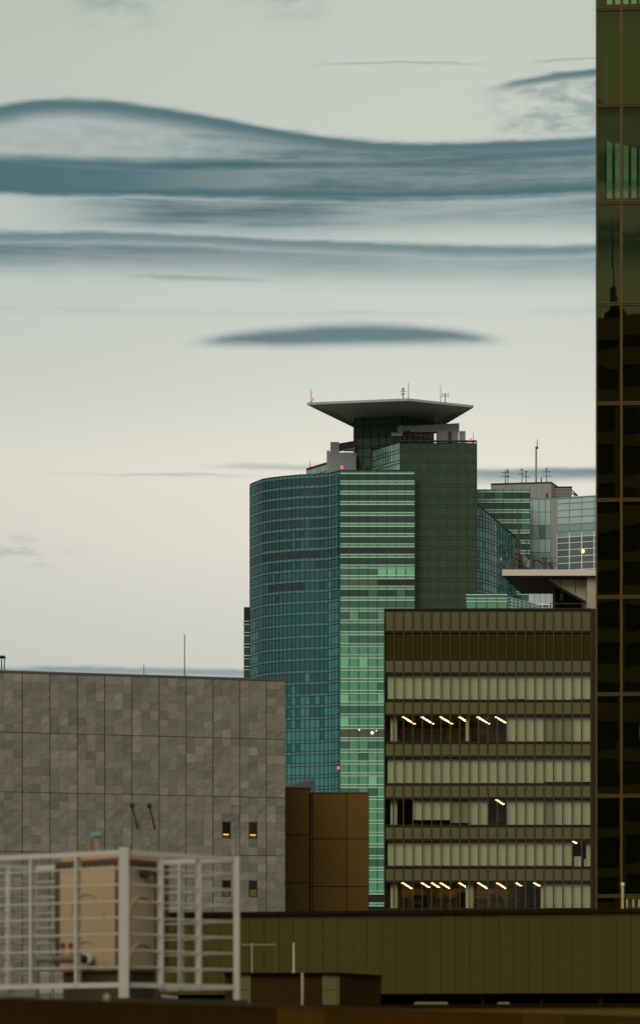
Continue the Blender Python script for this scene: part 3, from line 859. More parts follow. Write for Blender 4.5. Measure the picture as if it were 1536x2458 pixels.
tag(MB().tube(PT(1318, 1449, KD + 1), PT(1411, 1449, KD + 1), .06, 6).tube(PT(1320, 1449, KD + 1), PT(1320, 1468, KD + 1), .05, 6).build('handrail', M_ant), 'thin handrail below the concrete roof overhang', 'railing')
# roof kit
M_kit = mat('weathered_kit', (88, 80, 66), .7, .2, 1.5)
def kitbox(px0, px1, py0, d, label, h1=1367, m=None, name='equipment_cabinet', dp=1.0):
    t = thing(name, label, 'cabinet', (X((px0 + px1) / 2, d), d, zk1), 'roof cabinets and frames')
    MB().box(X(px0, d), X(px1, d), d, d + dp, zk1, Z(py0, d)).build('housing', m or M_kit, t)
    MB().box(X(px0, d) - .06, X(px1, d) + .06, d - .06, d + dp + .06, Z(py0, d), Z(py0, d) + .1).build('lid', M_dark, t)
    MB().box(X(px0, d) + .1, X(px1, d) - .1, d - .04, d, zk1 + .15, Z(py0, d) - .15).build('door', M_ant, t)
    return t
kd = KD + 4
kitbox(1221, 1234, 1340, kd, 'low dark cabinet at the left end of the concrete roof slab')
kitbox(1246, 1256, 1335, kd + 1, 'upright cabinet beside the dish on the concrete roof slab', m=M_conco)
kitbox(1301, 1312, 1340, kd, 'slim cabinet between the cable loop and the frames on the concrete roof')
t = thing('equipment_rack', 'tall cluttered antenna rack standing left of the dish', 'rack', (X(1240, kd), kd, zk1), 'roof cabinets and frames')
MB().box(X(1233, kd), X(1241, kd), kd, kd + .8, zk1, Z(1295, kd)).build('tower', M_kit, t)
for i, (x0, x1, y0, y1) in enumerate(((1236, 1247, 1300, 1312), (1234, 1249, 1318, 1329), (1238, 1245, 1288, 1298), (1240, 1250, 1334, 1346))):
    MB().box(X(x0, kd), X(x1, kd), kd - .3, kd - .02, Z(y1, kd), Z(y0, kd)).build('panel_antenna', (M_dark, M_kit, M_ant, M_dark)[i], t)
MB().tube((X(1242.5, kd), kd - .4, zk1), PT(1242.5, 1214, kd - .4), .1, 6, .05).build('whip', M_ant, t)
MB().tube((X(1246, kd), kd + .5, zk1), PT(1246, 1262, kd + .5), .08, 6, .04).build('whip', M_ant, t)
for y in (1305, 1320, 1340, 1352): MB().tube(PT(1231, y, kd - .2), PT(1252, y, kd - .2), .05, 5).build('strut', M_ant, t)
yagi(1263, 1296, 1368, kd + 1, [(1302, 5), (1310, 6), (1318, 8), (1326, 10), (1334, 7)], 'dark pole aerial with stacked arms right of the tall rack', 'aerials on the concrete roof slab', zk1)
yagi(1277, 1330, 1368, kd, [(1335, 7), (1343, 6), (1352, 9), (1358, 12)], 'pole aerial with stacked arms right of the dish', 'aerials on the concrete roof slab', zk1)
yagi(1326, 1343, 1368, kd + 1, [(1352, 8), (1358, 10)], 'short forked aerial over the slanted frame', 'aerials on the concrete roof slab', zk1)
rod(1264, 1268, 1368, kd + 2, 1.6, 'lightning_rod', 'thin rod rising beside the stacked arm aerial on the concrete roof', 'lightning rod', zfix=zk1)
t = thing('satellite_dish', 'pale satellite dish seen edge on upon the concrete roof', 'dish', (X(1264, kd), kd - .6, zk1))
q = MB(); c0 = Vector(PT(1261, 1348, kd - .6)); ax = Vector((.75, -.55, .3)).normalized(); tt = ax.orthogonal().normalized(); kk = ax.cross(tt)
rings = [(0.02, -.22), (.3, -.18), (.6, -.08), (.85, .03)]
for r_, o_ in rings:
    for i in range(18):
        an = 2 * math.pi * i / 18; q.v.append(tuple(c0 + ax * o_ + (tt * math.cos(an) + kk * math.sin(an)) * r_ * .95))
for k in range(3):
    for i in range(18): j = (i + 1) % 18; q.f.append((k * 18 + i, k * 18 + j, (k + 1) * 18 + j, (k + 1) * 18 + i))
q.build('reflector', mat('dish_paint', (150, 136, 118), .6, .1, 2), t, True)
MB().tube(c0 - ax * .2, (c0.x - .1, c0.y + .2, zk1), .09, 8).build('stand', M_ant, t)
MB().tube(c0 - ax * .2, c0 + ax * .5, .03, 6).build('feed', M_dark, t)
q = MB(); pr = None
for i in range(9):
    s_ = i / 8; p = PT(1280 + 22 * s_, 1346 + 10 * s_ ** 2 - 3 * math.sin(math.pi * s_), kd + .2)
    if pr: q.tube(pr, p, .1, 6)
    pr = p
q.tube(PT(1280, 1346, kd + .2), (X(1280, kd), kd + .2, zk1), .08, 6); q.tube(PT(1302, 1356, kd + .2), (X(1302, kd), kd + .2, zk1), .08, 6)
tag(q.build('cable_loop', M_dark), 'dark arched cable loop on the concrete roof slab', 'cable')
t = thing('support_frame', 'slanted dark metal frame at the right end of the roof kit', 'frame', (X(1325, kd), kd, zk1))
for px in (1312, 1316, 1320): MB().tube((X(px, kd), kd, zk1), PT(px, 1350, kd), .07, 6).build('post', M_kit, t)
MB().tube(PT(1318, 1349, kd), (X(1332, kd), kd, zk1), .16, 6).build('brace', M_dark, t)
MB().tube(PT(1311, 1351, kd), PT(1322, 1351, kd), .06, 6).build('rail', M_kit, t)
t = thing('roof_railing', 'thin two bar railing along the concrete roof slab', 'railing', (X(1270, KD + 3), KD + 3, zk1))
for y in (1339, 1352): MB().tube(PT(1218, y, KD + 3), PT(1338, y, KD + 3), .03, 5).build('rail', M_ant, t)
for px in range(1218, 1339, 15): MB().tube((X(px, KD + 3), KD + 3, zk1), PT(px, 1339, KD + 3), .035, 5).build('post', M_ant, t)

# ================================================================== olive office building
OD = 240.0
K = OD / F
M_osp = mat('olive_spandrel_metal', (92, 87, 55), .75, .06, .3, .05, bump=.004, bscale=1.2, spec=.1)
M_olou = mat('olive_louvre', (52, 45, 10), .8, .05, .3, spec=.05)
M_oband = mat('olive_dark_band', (36, 30, 12), .7, .05, spec=.2)
M_omul = mat('olive_fin', (76, 72, 42), .6, .05, spec=.2)
M_oin = mat('office_wall_paint', (186, 152, 92), .9, .06)
M_ocar = mat('office_carpet', (58, 50, 36), .95, .1)
M_blind = mat('roller_blind', (184, 185, 166), .85, .04, .8, .07, stretch=(6, 1, .3))
M_blind2 = mat('roller_blind_dim', (146, 144, 116), .85, .05, .8, .05)
M_curt = mat('white_curtain', (188, 190, 168), .85, .05)
G_off = glass('office_window_glass', (.90, .90, .82), (.75, .78, .68), .03, 1.28, .0006, .6)
M_tube = emit('ceiling_tube_light', (1.0, .70, .36), 13.0)
ob = thing('office_building', 'olive metal office building with rows of blinds and lit floors', 'office building', (X(1170, OD), OD, 0))
XL, XR = 923.0, 1417.0
f = Face((X(XL, OD), OD), (X(XR, OD), OD))
NB_ = 22
xb = [X(XL + (XR - XL) * i / NB_, OD) - f.A.x for i in range(NB_ + 1)]
WT = [1619.5 + 100 * i for i in range(6)]       # window heads
WBt = [y + 60 for y in WT]


def oslab(y0, y1, d0, d1, pxl=XL, pxr=XR + 10):
    return MB().prism([(X(pxl, d0), d0), (X(pxr, d0), d0), (X(pxr, d1), d1), (X(pxl, d1), d1)], Z(y1, OD), Z(y0, OD))


oslab(1463, 1615, OD + .3, OD + 14).build('upper_block', M_oband, ob)
for i in range(6):
    y1 = WT[i + 1] - 5 if i < 5 else 2400
    oslab(WBt[i] + 5, y1, OD + .3, OD + 14).build('floor_slab', M_ocar if i else M_ocar, ob)
    cl = oslab(WT[i] - 5.2, WT[i] - 2.5, OD + .25, OD + 13.9).build('ceiling', M_oin, ob)
    oslab(WT[i] - 5, WBt[i] + 5, OD + 9, OD + 14).build('back_wall', M_oin, ob)
    MB().prism([(X(XL, OD + .3), OD + .3), (X(XL + 3, OD + .3), OD + .3), (X(XL + 3, OD + 13.8), OD + 13.8), (X(XL, OD + 13.8), OD + 13.8)], Z(WBt[i] + 5, OD), Z(WT[i] - 5, OD)).build('end_wall', M_osp, ob)
MB().prism([(X(XL, OD + .3), OD + .3), (X(XR + 10, OD + .3), OD + .3), (X(XR + 10, OD + 14), OD + 14), (X(XL, OD + 14), OD + 14)], 0, Z(2400, OD)).build('lower_block', M_oband, ob)
MB().prism([(X(XR + .3, OD), OD - .25), (X(XR + 12, OD), OD - .25), (X(XR + 12, OD), OD + 14), (X(XR + .3, OD + .3), OD + .3)], 0, Z(1462, OD)).build('corner_pier', M_oband, ob)


def orow(name, y0, y1, m, o1=.06, tilt=.0):
    for c in range(NB_):
        pane(name, f, xb[c] + .07, xb[c + 1] - .07, Z(y1, OD), Z(y0, OD), 0, o1, m, ob, tilt)


orow('spandrel_panel', 1466, 1514, M_osp)
orow('louvre_panel', 1520, 1580, M_olou, .02)
orow('spandrel_panel', 1585, 1613.5, M_osp)
for i in range(6):
    y1 = WT[i + 1] - 6 if i < 5 else 2216
    orow('spandrel_panel', WBt[i] + 5.5, y1, M_osp)
    for c in range(NB_):
        pane('window_pane', f, xb[c] + .03, xb[c + 1] - .03, Z(WBt[i], OD), Z(WT[i], OD), -.02, .0, G_off, ob, .0008)
for (y0, y1) in [(1461, 1465.4), (1514.4, 1519.5), (1580.4, 1584.5)] + [(a - 5.4, a - .4) for a in WT] + [(a + .4, a + 5) for a in WBt]:
    q = MB(); f.bx(q, -.05, f.L, Z(y1, OD), Z(y0, OD), -.3, .16 if y0 > 1470 else .25); q.build('floor_band', M_oband, ob)
for c in range(NB_ + 1):
    q = MB(); f.bx(q, xb[c] - .035, xb[c] + .035, Z(2240, OD), Z(1466, OD), -.1, .2); q.build('mullion', M_omul, ob)
q = MB(); f.bx(q, -.06, .02, Z(2240, OD), Z(1461, OD), -.3, .26); q.build('edge_trim', M_oband, ob)

# blinds: per floor, (first bay, last bay, drop fraction, dim?)
BL = {0: [(0, 5, .965, 0), (6, 12, 1, 0), (13, 14, .97, 0), (15, 19, 1, 0), (20, 21, .97, 0)],
      1: [(13, 16, 1, 0), (17, 19, 1, 1), (20, 21, 1, 0)],
      2: [(0, 16, 1, 0), (17, 21, .95, 0)],
      3: [(3, 6, .81, 0), (7, 8, .93, 2), (9, 10, 1, 0), (13, 16, 1, 0), (17, 19, 1, 0), (20, 21, 1, 0)],
      4: [(0, 14, .98, 0), (15, 19, .98, 0)],
      5: [(17, 17, 1, 0), (18, 21, 1, 0)]}
for i, lst in BL.items():
    for a_, b_, fr_, dim in lst:
        for c in range(a_, b_ + 1):
            x0 = xb[c] + (.28 if c == 0 else .03); zt = Z(WT[i], OD) - .02
            zb = zt - (zt - Z(WBt[i], OD)) * fr_ + .03
            pane('blind', f, x0, xb[c + 1] - .03, zb, zt, -.32 - .002 * (c % 3), -.30, M_blind2 if dim or (random.random() < .06) else M_blind, ob, .0)
for i, strips in ((1, ((937, 942.5), (944, 953), (1117, 1126))), (3, ((937, 942), (944, 953))), (5, ((937, 943), (945, 954), (1117, 1124), (1126, 1135), (1297, 1304))), (4, ((1406, 1416),))):
    for x0, x1 in strips:
        a0, a1 = X(x0, OD + .5) - f.A.x, X(x1, OD + .5) - f.A.x
        q = MB(); f.bx(q, a0, a1, Z(WBt[i], OD) + .02, Z(WT[i], OD) - .02, -.55, -.45); q.build('curtain', M_curt, ob)

# lit ceiling rows
def light_row(i, px, n, label):
    hc = HY - WT[i] - .5 + 2.6
    label = ('long ' if n > 5 else 'short ') + label; t = None
    for k in range(n):
        d = (OD + 1.0) * (hc - 4) / (hc - 4 - 3.1 * k); zc = Z(WT[i] - 2.4, OD)
        x = X(px + 5.0 * k, d)
        if t is None: t = thing('ceiling_light', label, 'light', (x, d, zc - .12), 'lit ceiling lights in the office')
        MB().box(x, x + .25, d, d + .07, zc - .05, zc - .03).build('tube', M_tube, t)
        MB().box(x - .03, x + .28, d - .02, d + .09, zc - .03, zc - .005).build('housing', M_curt, t)
for px, n in ((965, 6), (1010, 6), (1055, 6), (1100, 4), (1144, 6), (1188, 5)): light_row(1, px, n, 'row of lit ceiling tubes on the upper open office floor')
for px, n in ((964, 7), (1010, 4), (1034, 4), (1055, 7), (1100, 5), (1145, 7), (1190, 7), (1236, 3), (1280, 3)): light_row(5, px, n, 'row of lit ceiling tubes on the lowest office floor in view')
light_row(3, 1189, 4, 'row of lit ceiling tubes between blinds on the dim floor')
light_row(4, 1373, 2, 'row of lit ceiling tubes beside the white boxes')

# office contents
M_furn = mat('dark_furniture', (34, 28, 20), .6, .2, 2)
M_leaf = mat('leaf_dark', (38, 48, 22), .6, .2, 4)
M_box = mat('white_carton', (196, 196, 180), .8, .05)
M_door = mat('warm_door', (150, 112, 60), .7, .1)


def plant(px, i, d, hpx, label, grp):
    zf = Z(WBt[i] + 5, OD); x = X(px, d); k = d / F; h = hpx * k
    t = thing('potted_plant', label, 'plant', (x, d, zf), grp)
    MB().lathe((x, d, zf), [(.16, 0), (.22, .35), (.2, .36)], 8).build('pot', M_furn, t)
    MB().tube((x, d, zf + .3), (x, d, zf + h * .55), .025, 5).build('stem', M_furn, t)
    q = MB()
    for j in range(70):
        a_, e, r_ = random.random() * 6.28, random.uniform(-1, 1), random.random() ** .5
        c_ = Vector((x, d, zf + h * .66)) + Vector((math.cos(a_) * r_ * h * .22 * math.sqrt(1 - e * e), math.sin(a_) * r_ * h * .22, e * h * .34 * r_))
        u_ = Vector((random.gauss(0, 1), random.gauss(0, 1), random.gauss(0, 1))).normalized() * .11; v_ = u_.orthogonal().normalized() * .045
        q.quad(c_ - u_, c_ + v_, c_ + u_, c_ - v_)
    q.build('foliage', M_leaf, t)


def chair(px, i, d, label, grp):
    zf = Z(WBt[i] + 5, OD); x = X(px, d)
    t = thing('office_chair', label, 'chair', (x, d, zf), grp)
    MB().box(x - .24, x + .24, d - .24, d + .24, zf + .45, zf + .53).build('seat', M_furn, t)
    MB().prism([(x - .24, d - .3), (x + .24, d - .3), (x + .24, d - .23), (x - .24, d - .23)], zf + .6, zf + 1.12).build('backrest', M_furn, t)
    MB().tube((x, d, zf + .05), (x, d, zf + .46), .04, 6).tube((x, d - .27, zf + .5), (x, d - .27, zf + .62), .03, 5).build('stem', M_furn, t)
    MB().box(x - .28, x + .28, d - .03, d + .03, zf, zf + .06).box(x - .03, x + .03, d - .28, d - .03, zf, zf + .06).box(x - .03, x + .03, d + .03, d + .28, zf, zf + .06).build('base', M_furn, t)


def desk(px0, px1, i, d, label, grp, mon=1):
    zf = Z(WBt[i] + 5, OD); x0, x1 = X(px0, d), X(px1, d)
    t = thing('desk', label, 'desk', ((x0 + x1) / 2, d, zf), grp)
    MB().box(x0, x1, d, d + .75, zf + .70, zf + .74).build('desktop', M_furn, t)
    for xx in (x0 + .03, x1 - .09): MB().box(xx, xx + .06, d + .04, d + .7, zf, zf + .70).build('leg', M_furn, t)
    for k in range(mon):
        xm = x0 + (x1 - x0) * (k + .5) / mon
        s_ = thing('monitor', 'dark computer monitor on a desk on the ' + ('upper open' if i == 1 else 'lowest') + ' office floor', 'monitor', (xm, d + .3, zf + .74), 'monitors on the office desks')
        MB().box(xm - .3, xm + .3, d + .28, d + .32, zf + .86, zf + 1.24).build('screen', M_furn, s_)
        MB().box(xm - .04, xm + .04, d + .30, d + .34, zf + .745, zf + .9).box(xm - .14, xm + .14, d + .2, d + .42, zf + .74, zf + .76).build('stand', M_furn, s_)


def block(name, px0, px1, py0, i, d, m, label, cat, dp=.5):
    zf = Z(WBt[i] + 5, OD); x0, x1 = X(px0, d), X(px1, d)
    t = thing(name, label, cat, ((x0 + x1) / 2, d, zf))
    MB().box(x0, x1, d, d + dp, zf, Z(py0, OD)).build('body', m, t)
    MB().box(x0 - .02, x1 + .02, d - .02, d + dp, Z(py0, OD), Z(py0, OD) + .04).build('top', M_furn, t)
    n_ = max(2, int((x1 - x0) / .8))
    for c in range(1, n_): xx = x0 + (x1 - x0) * c / n_; MB().box(xx - .01, xx + .01, d - .015, d, zf + .05, Z(py0, OD) - .03).build('seam', M_furn, t)


od = OD + 2.0
block('partition_screen', 969, 1056, 1749, 1, od, M_furn, 'long dark partition screen on the upper open office floor', 'partition', .08)
block('door_leaf', 1070, 1080, 1742, 1, OD + 5, M_door, 'warm lit door at the back of the upper open office floor', 'door', .08)
block('door_leaf', 1190, 1199, 1740, 1, OD + 5, M_door, 'warm lit door beside the tall plant on the upper open office floor', 'door', .08)
plant(964, 1, od, 36, 'small plant left of the long partition screen', 'plants in the office windows')
plant(1063, 1, od, 42, 'bushy plant right of the long partition screen', 'plants in the office windows')
plant(1108, 1, od, 40, 'plant near the middle curtain on the upper open office floor', 'plants in the office windows')
plant(1152, 1, od, 36, 'low plant right of the middle curtain on the upper open office floor', 'plants in the office windows')
plant(1185, 1, od, 46, 'slim tall plant beside the warm lit door on the upper open office floor', 'plants in the office windows')
plant(1209, 1, od, 46, 'dark tall plant next to the first closed blind on the upper open office floor', 'plants in the office windows')
desk(1132, 1170, 1, od + 1, 'dark desk with two monitors on the upper open office floor', 'office desks', 2)
block('cabinet', 962, 978, 2152, 5, od, M_furn, 'dark square cabinet at the left of the lowest office floor', 'cabinet')
block('partition_screen', 990, 1025, 2140, 5, OD + 6, M_furn, 'dark screen at the back of the lowest office floor', 'partition', .08)
block('cabinet', 1098, 1117, 2136, 5, OD + 4, M_furn, 'tall dark cabinet left of the middle curtain on the lowest floor', 'cabinet')
block('partition_screen', 1248, 1296, 2122, 5, OD + 3, M_furn, 'tall dark partition at the right end of the lowest office floor', 'partition', .1)
for j, (a_, b_) in enumerate(((985, 1015), (1028, 1060), (1064, 1094), (1140, 1172), (1178, 1210), (1214, 1244), (1256, 1290))):
    desk(a_, b_, 5, od + .4, 'dark desk with two monitors on the lowest office floor in view', 'office desks on the lowest floor', 2)
for j, px in enumerate((992, 1006, 1036, 1050, 1070, 1086, 1148, 1163, 1186, 1202, 1222, 1238, 1264)):
    chair(px, 5, od + .0, 'dark office chair at a desk on the lowest office floor', 'chairs on the lowest office floor')
for px, h in ((1040, 52), (1068, 46), (1092, 50), (1182, 54), (1196, 50), (1222, 52)): plant(px, 5, od + 1.4, h, 'dark plant rising behind the desks on the lowest office floor', 'plants on the lowest office floor')
block('cabinet', 1172, 1188, 1968, 3, od, M_furn, 'low dark cabinet under the lit bay on the dim floor', 'cabinet')
chair(1196, 3, od, 'dark office chair in the lit bay on the dim floor', 'chairs on the dim floor'); chair(1206, 3, od + .3, 'dark office chair in the lit bay on the dim floor', 'chairs on the dim floor')
block('wall_board', 1188, 1210, 1932, 3, OD + 6, M_door, 'warm wall board at the back of the lit bay on the dim floor', 'board', .05)
block('cabinet', 990, 1078, 1971, 3, od, M_furn, 'long low dark cabinet under the short blinds on the dim floor', 'cabinet')
block('carton', 1377, 1394, 2054, 4, OD + .7, M_box, 'large white carton standing in the open right bay', 'box')
block('carton', 1401, 1409, 2060, 4, OD + .8, M_box, 'narrow white carton beside the large one in the right bay', 'box')
block('carton', 1410, 1417, 2070, 4, OD + .7, M_door, 'small brown carton at the edge of the right bay', 'box')
chair(1391, 4, OD + 2.0, 'dark office chair behind the white cartons in the right bay', 'chairs')

# ================================================================== stone clad building
SDp = 170.0
SRd = SDp * (HY - 1611) / (HY - 1632)
sb = thing('stone_building', 'grey stone clad building with blank tiled wall and four small windows', 'building', (X(350, SDp), SDp, 0))
f = Face((X(-142, SDp - .8), SDp - .8), (X(685, SRd), SRd))
zs = Z(1611, SDp); PH = 143 * SDp / F; TH = PH / 7
pw = 65.6 * SDp / F * 1.008
M_tile = mat('stone_tile', (125, 115, 101), .8, .50, 1.5, .16, .0, 8, col2=(103, 102, 88), diag=True)
M_tile.node_tree.nodes['Principled BSDF'].inputs['Specular IOR Level'].default_value = .25
M_joint = mat('stone_joint', (52, 48, 40), .9, .1)
ab = [f.at(54.6) + pw * (i - 4) for i in range(0, 15)]
ab = [a for a in ab if a < f.L - .5] + [f.L]
MB().prism([f.p(0, -.03), f.p(f.L, -.03), (X(679, SRd + 18), SRd + 18), (X(-150, SRd + 18), SRd + 18)], 0, zs - .1).build('wall', M_joint, sb)
q = MB(); f.bx(q, 0, f.L, zs - .1, zs + .06, -.8, .06); q.build('coping', mat('coping_metal', (70, 66, 60), .6), sb)
wins = []      # (col panel, first tile row) of the windows
tiles = []
wcol = [max(i for i in range(len(ab) - 1) if ab[i] <= f.at(520)), max(i for i in range(len(ab) - 1) if ab[i] <= f.at(590))]
for pr_ in range(6):
    for pc in range(len(ab) - 1):
        a0, a1 = ab[pc] + .022, ab[pc + 1] - .022
        ntc = 3 if a1 - a0 > pw * .8 else 2
        for tr_ in range(7):
            for tc in range(ntc):
                zt = zs - .1 - pr_ * PH - tr_ * TH - (.02 if tr_ == 0 else .0); zb = zs - .1 - pr_ * PH - (tr_ + 1) * TH + .006 + (.016 if tr_ == 6 else 0)
                if pc in wcol and pr_ in (2, 3) and tc == 1 and tr_ in (3, 4):
                    if tr_ == 3: wins.append((a0 + (a1 - a0) / 3 + .02, a0 + 2 * (a1 - a0) / 3 - .02, zt - 2 * TH + .02, zt - .02, pr_))
                    continue
                tiles.append((pr_, a0 + (a1 - a0) * tc / ntc + .004, a0 + (a1 - a0) * (tc + 1) / ntc - .004, zb, zt))
vis = [t_ for t_ in tiles if t_[1] > f.at(2) and t_[0] < 2]
vis.sort(key=lambda t_: t_[1]); solo = set(map(id, vis[:300]))
rest = MB()
for t_ in tiles:
    off = random.choice((0, .004, .008))
    if id(t_) in solo: pane('stone_tile', f, t_[1], t_[2], t_[3], t_[4], -.03, .02 + off, M_tile, sb, .001)
    else: f.bx(rest, t_[1], t_[2], t_[3], t_[4], -.03, .02 + off)
stuff(rest.build('stone_tile', M_tile, sb))
for j, (a0, a1, z0, z1, pr_) in enumerate(wins):
    wq = MB(); f.bx(wq, a0, a0 + .05, z0, z1, -.45, .03); f.bx(wq, a1 - .05, a1, z0, z1, -.45, .03); f.bx(wq, a0 + .05, a1 - .05, z1 - .05, z1, -.45, .03); f.bx(wq, a0 + .05, a1 - .05, z0, z0 + .05, -.45, .03)
    wo = wq.build('window', M_dark, sb)
    q = MB(); f.bx(q, a0 + .05, a1 - .05, z0 + .05, z1 - .05, -.02, -.015); q.build('backing', M_furn, wo)
    q = MB(); hgt = z1 - z0
    if pr_ == 2:
        f.bx(q, a0 + .07, a1 - (.1 if j % 2 else .12), z0 + hgt * .18, z0 + hgt * .26, 0, .012); q.build('lit_strip', emit('window_glow', (1, .62, .22), .9), wo)
        q = MB(); f.bx(q, a0 + .07, a1 - .07, z0 + .06, z0 + hgt * .16, 0, .01); q.build('sill_board', M_door, wo)
    else:
        f.bx(q, a0 + .06, a1 - .06, z0 + .06, z0 + hgt * .45, 0, .012); q.build('half_blind', M_blind2, wo)
    q = MB(); f.bx(q, a0 + .05, a1 - .05, z0 + .05, z1 - .05, .016, .02); q.build('pane', glass('small_window_glass', (.8, .78, .65), .8, .02, 1.25), wo)
# arms on the wall
for k, (x0, x1, lb) in enumerate(((313.5, 331, 'dark slanted bracket pole on the stone wall, the one nearer the tank vent'), (355, 372, 'dark slanted bracket pole on the stone wall, the one nearer the windows'))):
    a0, a1 = f.at(x0), f.at(x1)
    p0 = Vector((*f.p(a0, .9), Z(1938, SDp + 2))); p1 = Vector((*f.p(a1, .0), Z(1990, SDp + 2)))
    t = thing('bracket_pole', lb, 'bracket', tuple(p1), 'slanted poles on the stone wall')
    MB().tube(p1, p0, .08, 6, .06).build('arm', M_kit, t)
    MB().lathe((p0.x, p0.y, p0.z - .15), [(.08, 0), (.17, .08), (.17, .25), (.08, .33)], 8).build('lamp_head', M_dark, t)
rod(443.5, 1523, 1622, SDp + 5, 2.6, 'lightning_rod', 'tall thin pole on the stone building roof', 'lightning rod', zfix=zs - .2, taper=.8)
rod(346, 1593, 1618, SDp + 5, 2.2, 'lightning_rod', 'short thin pole on the stone building roof', 'lightning rod', zfix=zs - .2, taper=.5)
t = thing('roof_vent', 'small dark framed vent on the roof edge of the stone building', 'vent', (X(4, SDp + 1), SDp + 1, zs - .1))
for px in (-12, -3, 5, 12): MB().tube((X(px, SDp + 1), SDp + 1, zs - .15), PT(px, 1577, SDp + 1), .04, 5).build('post', M_dark, t)
MB().box(X(-14, SDp + 1), X(13, SDp + 1), SDp + .7, SDp + 1.5, Z(1578, SDp + 1), Z(1575, SDp + 1)).build('lid', M_dark, t)

# ================================================================== brown panel building
BD = 190.0
M_br = mat('brown_panel', (102, 76, 36), .85, .10, .25, .05, spec=.05)
M_brj = mat('brown_joint', (34, 24, 10), .9)
M_brc = mat('brown_coping', (112, 98, 76), .7)
bb = thing('brown_building', 'brown panelled blank building in front of the glass tower', 'building', (X(790, BD), BD, 0))
MB().prism([(X(640, BD), BD + .2), (X(742, BD), BD + .2), (X(742, BD), BD + 12), (X(640, BD), BD + 12)], 0, Z(1891, BD)).build('left_wall', M_brj, bb)
MB().prism([(X(742, BD), BD + 2.0), (X(885.5, BD + 1.8), BD + 2.0), (X(880, BD + 12), BD + 12), (X(742, BD), BD + 12)], 0, Z(1903, BD + 1.8)).build('right_wall', M_brj, bb)
f1 = Face((X(640, BD), BD + .2), (X(742, BD), BD + .2)); f2 = Face((X(744, BD + 1.8), BD + 1.8), (X(885.5, BD + 1.8), BD + 1.8))
yl = [1891, 2004, 2119, 2235]
for k in range(3):
    pane('wall_panel', f1, f1.at(642), f1.at(742), Z(yl[k + 1], BD) + .03, Z(yl[k], BD) - .03, 0, .12, M_br, bb)
yl = [1903, 2014, 2128, 2240]; xl = [744, 750, 832, 885.5]
for k in range(3):
    for c in range(3): pane('wall_panel', f2, f2.at(xl[c]) + .03, f2.at(xl[c + 1]) - .03, Z(yl[k + 1], BD + 1.8) + .03, Z(yl[k], BD + 1.8) - .03, 0, .12, M_br, bb)
q = MB(); f1.bx(q, 0, f1.L + .1, Z(1891, BD), Z(1889, BD), -2, .2); f2.bx(q, 0, f2.L, Z(1903, BD + 1.8), Z(1901, BD + 1.8), -2, .2); q.build('coping', M_brc, bb)
rg = thing('rooftop_glazing', 'grey green slanted rooftop structure behind the brown building', 'roof structure', (X(720, 300), 300, 0))
MB().prism([(X(680, 300), 300), (X(757, 300), 300), (X(757, 300), 306), (X(680, 300), 306)], 0, [Z(1884, 300), Z(1868, 300), Z(1868, 300), Z(1884, 300)]).build('wall', mat('grey_green_metal', (74, 84, 76), .6, .15, .6), rg)
q = MB()
for i in range(12): xx = X(684 + i * 6.3, 300); q.box(xx - .03, xx + .03, 299.9, 300, Z(1960, 300), Z(1884 - i * 1.3, 300) - .2)
q.build('rib', M_mull, rg)

# ================================================================== dark gold glass tower on the right
GD = 105.0
M_gold = mat('gold_bronze_frame', (86, 64, 18), .5, .12, 2, spec=.2)
M_gdark = mat('bronze_dark', (42, 28, 8), .5, .1, metal=.2)
M_gwall = mat('olive_inner_wall', (112, 104, 48), .9, .1, .5)
M_gin = mat('dark_inner_wall', (40, 36, 16), .9, .1, .5)
M_fin = mat('dark_slat', (46, 40, 14), .8, .08)
G_gold = glass('gold_tinted_glass', (.56, .62, .40), (.80, .74, .34), .01, 1.75, .0011, .9)
G_clear = glass('rear_tinted_glass', (.92, .96, .92), .6, .02, 1.4)
gt = thing('dark_glass_tower', 'dark olive gold tinted glass tower with bronze frames at the picture edge', 'skyscraper', (X(1480, GD), GD, 0))
an = R(3.7)
f = Face((X(1429.5, GD), GD), (X(1429.5, GD) + 9 * math.cos(an), GD - 9 * math.sin(an)))
GY = [-213, 23, 255, 488, 731, 969.5, 1201, 1434, 1667, 1911, 2151, 2388]
GZ = [Z(y, GD) for y in GY]
ac = [0] + [f.at(1490) * i for i in range(1, 9)]
Lg = ac[-1]


def gin(mb, d0, d1, z0, z1, px_in=.0):     # a block inside, its left end following the skewed side wall
    p0 = f.p(0, -d0); p1 = f.p(Lg, -d0); p2 = f.p(Lg, -d1); p3 = f.p(0, -d1)
    sk = lambda d: .116 * d
    return mb.prism([(p0[0] + sk(d0) + px_in, p0[1]), p1, p2, (p3[0] + sk(d1) + px_in, p3[1])], z0, z1)


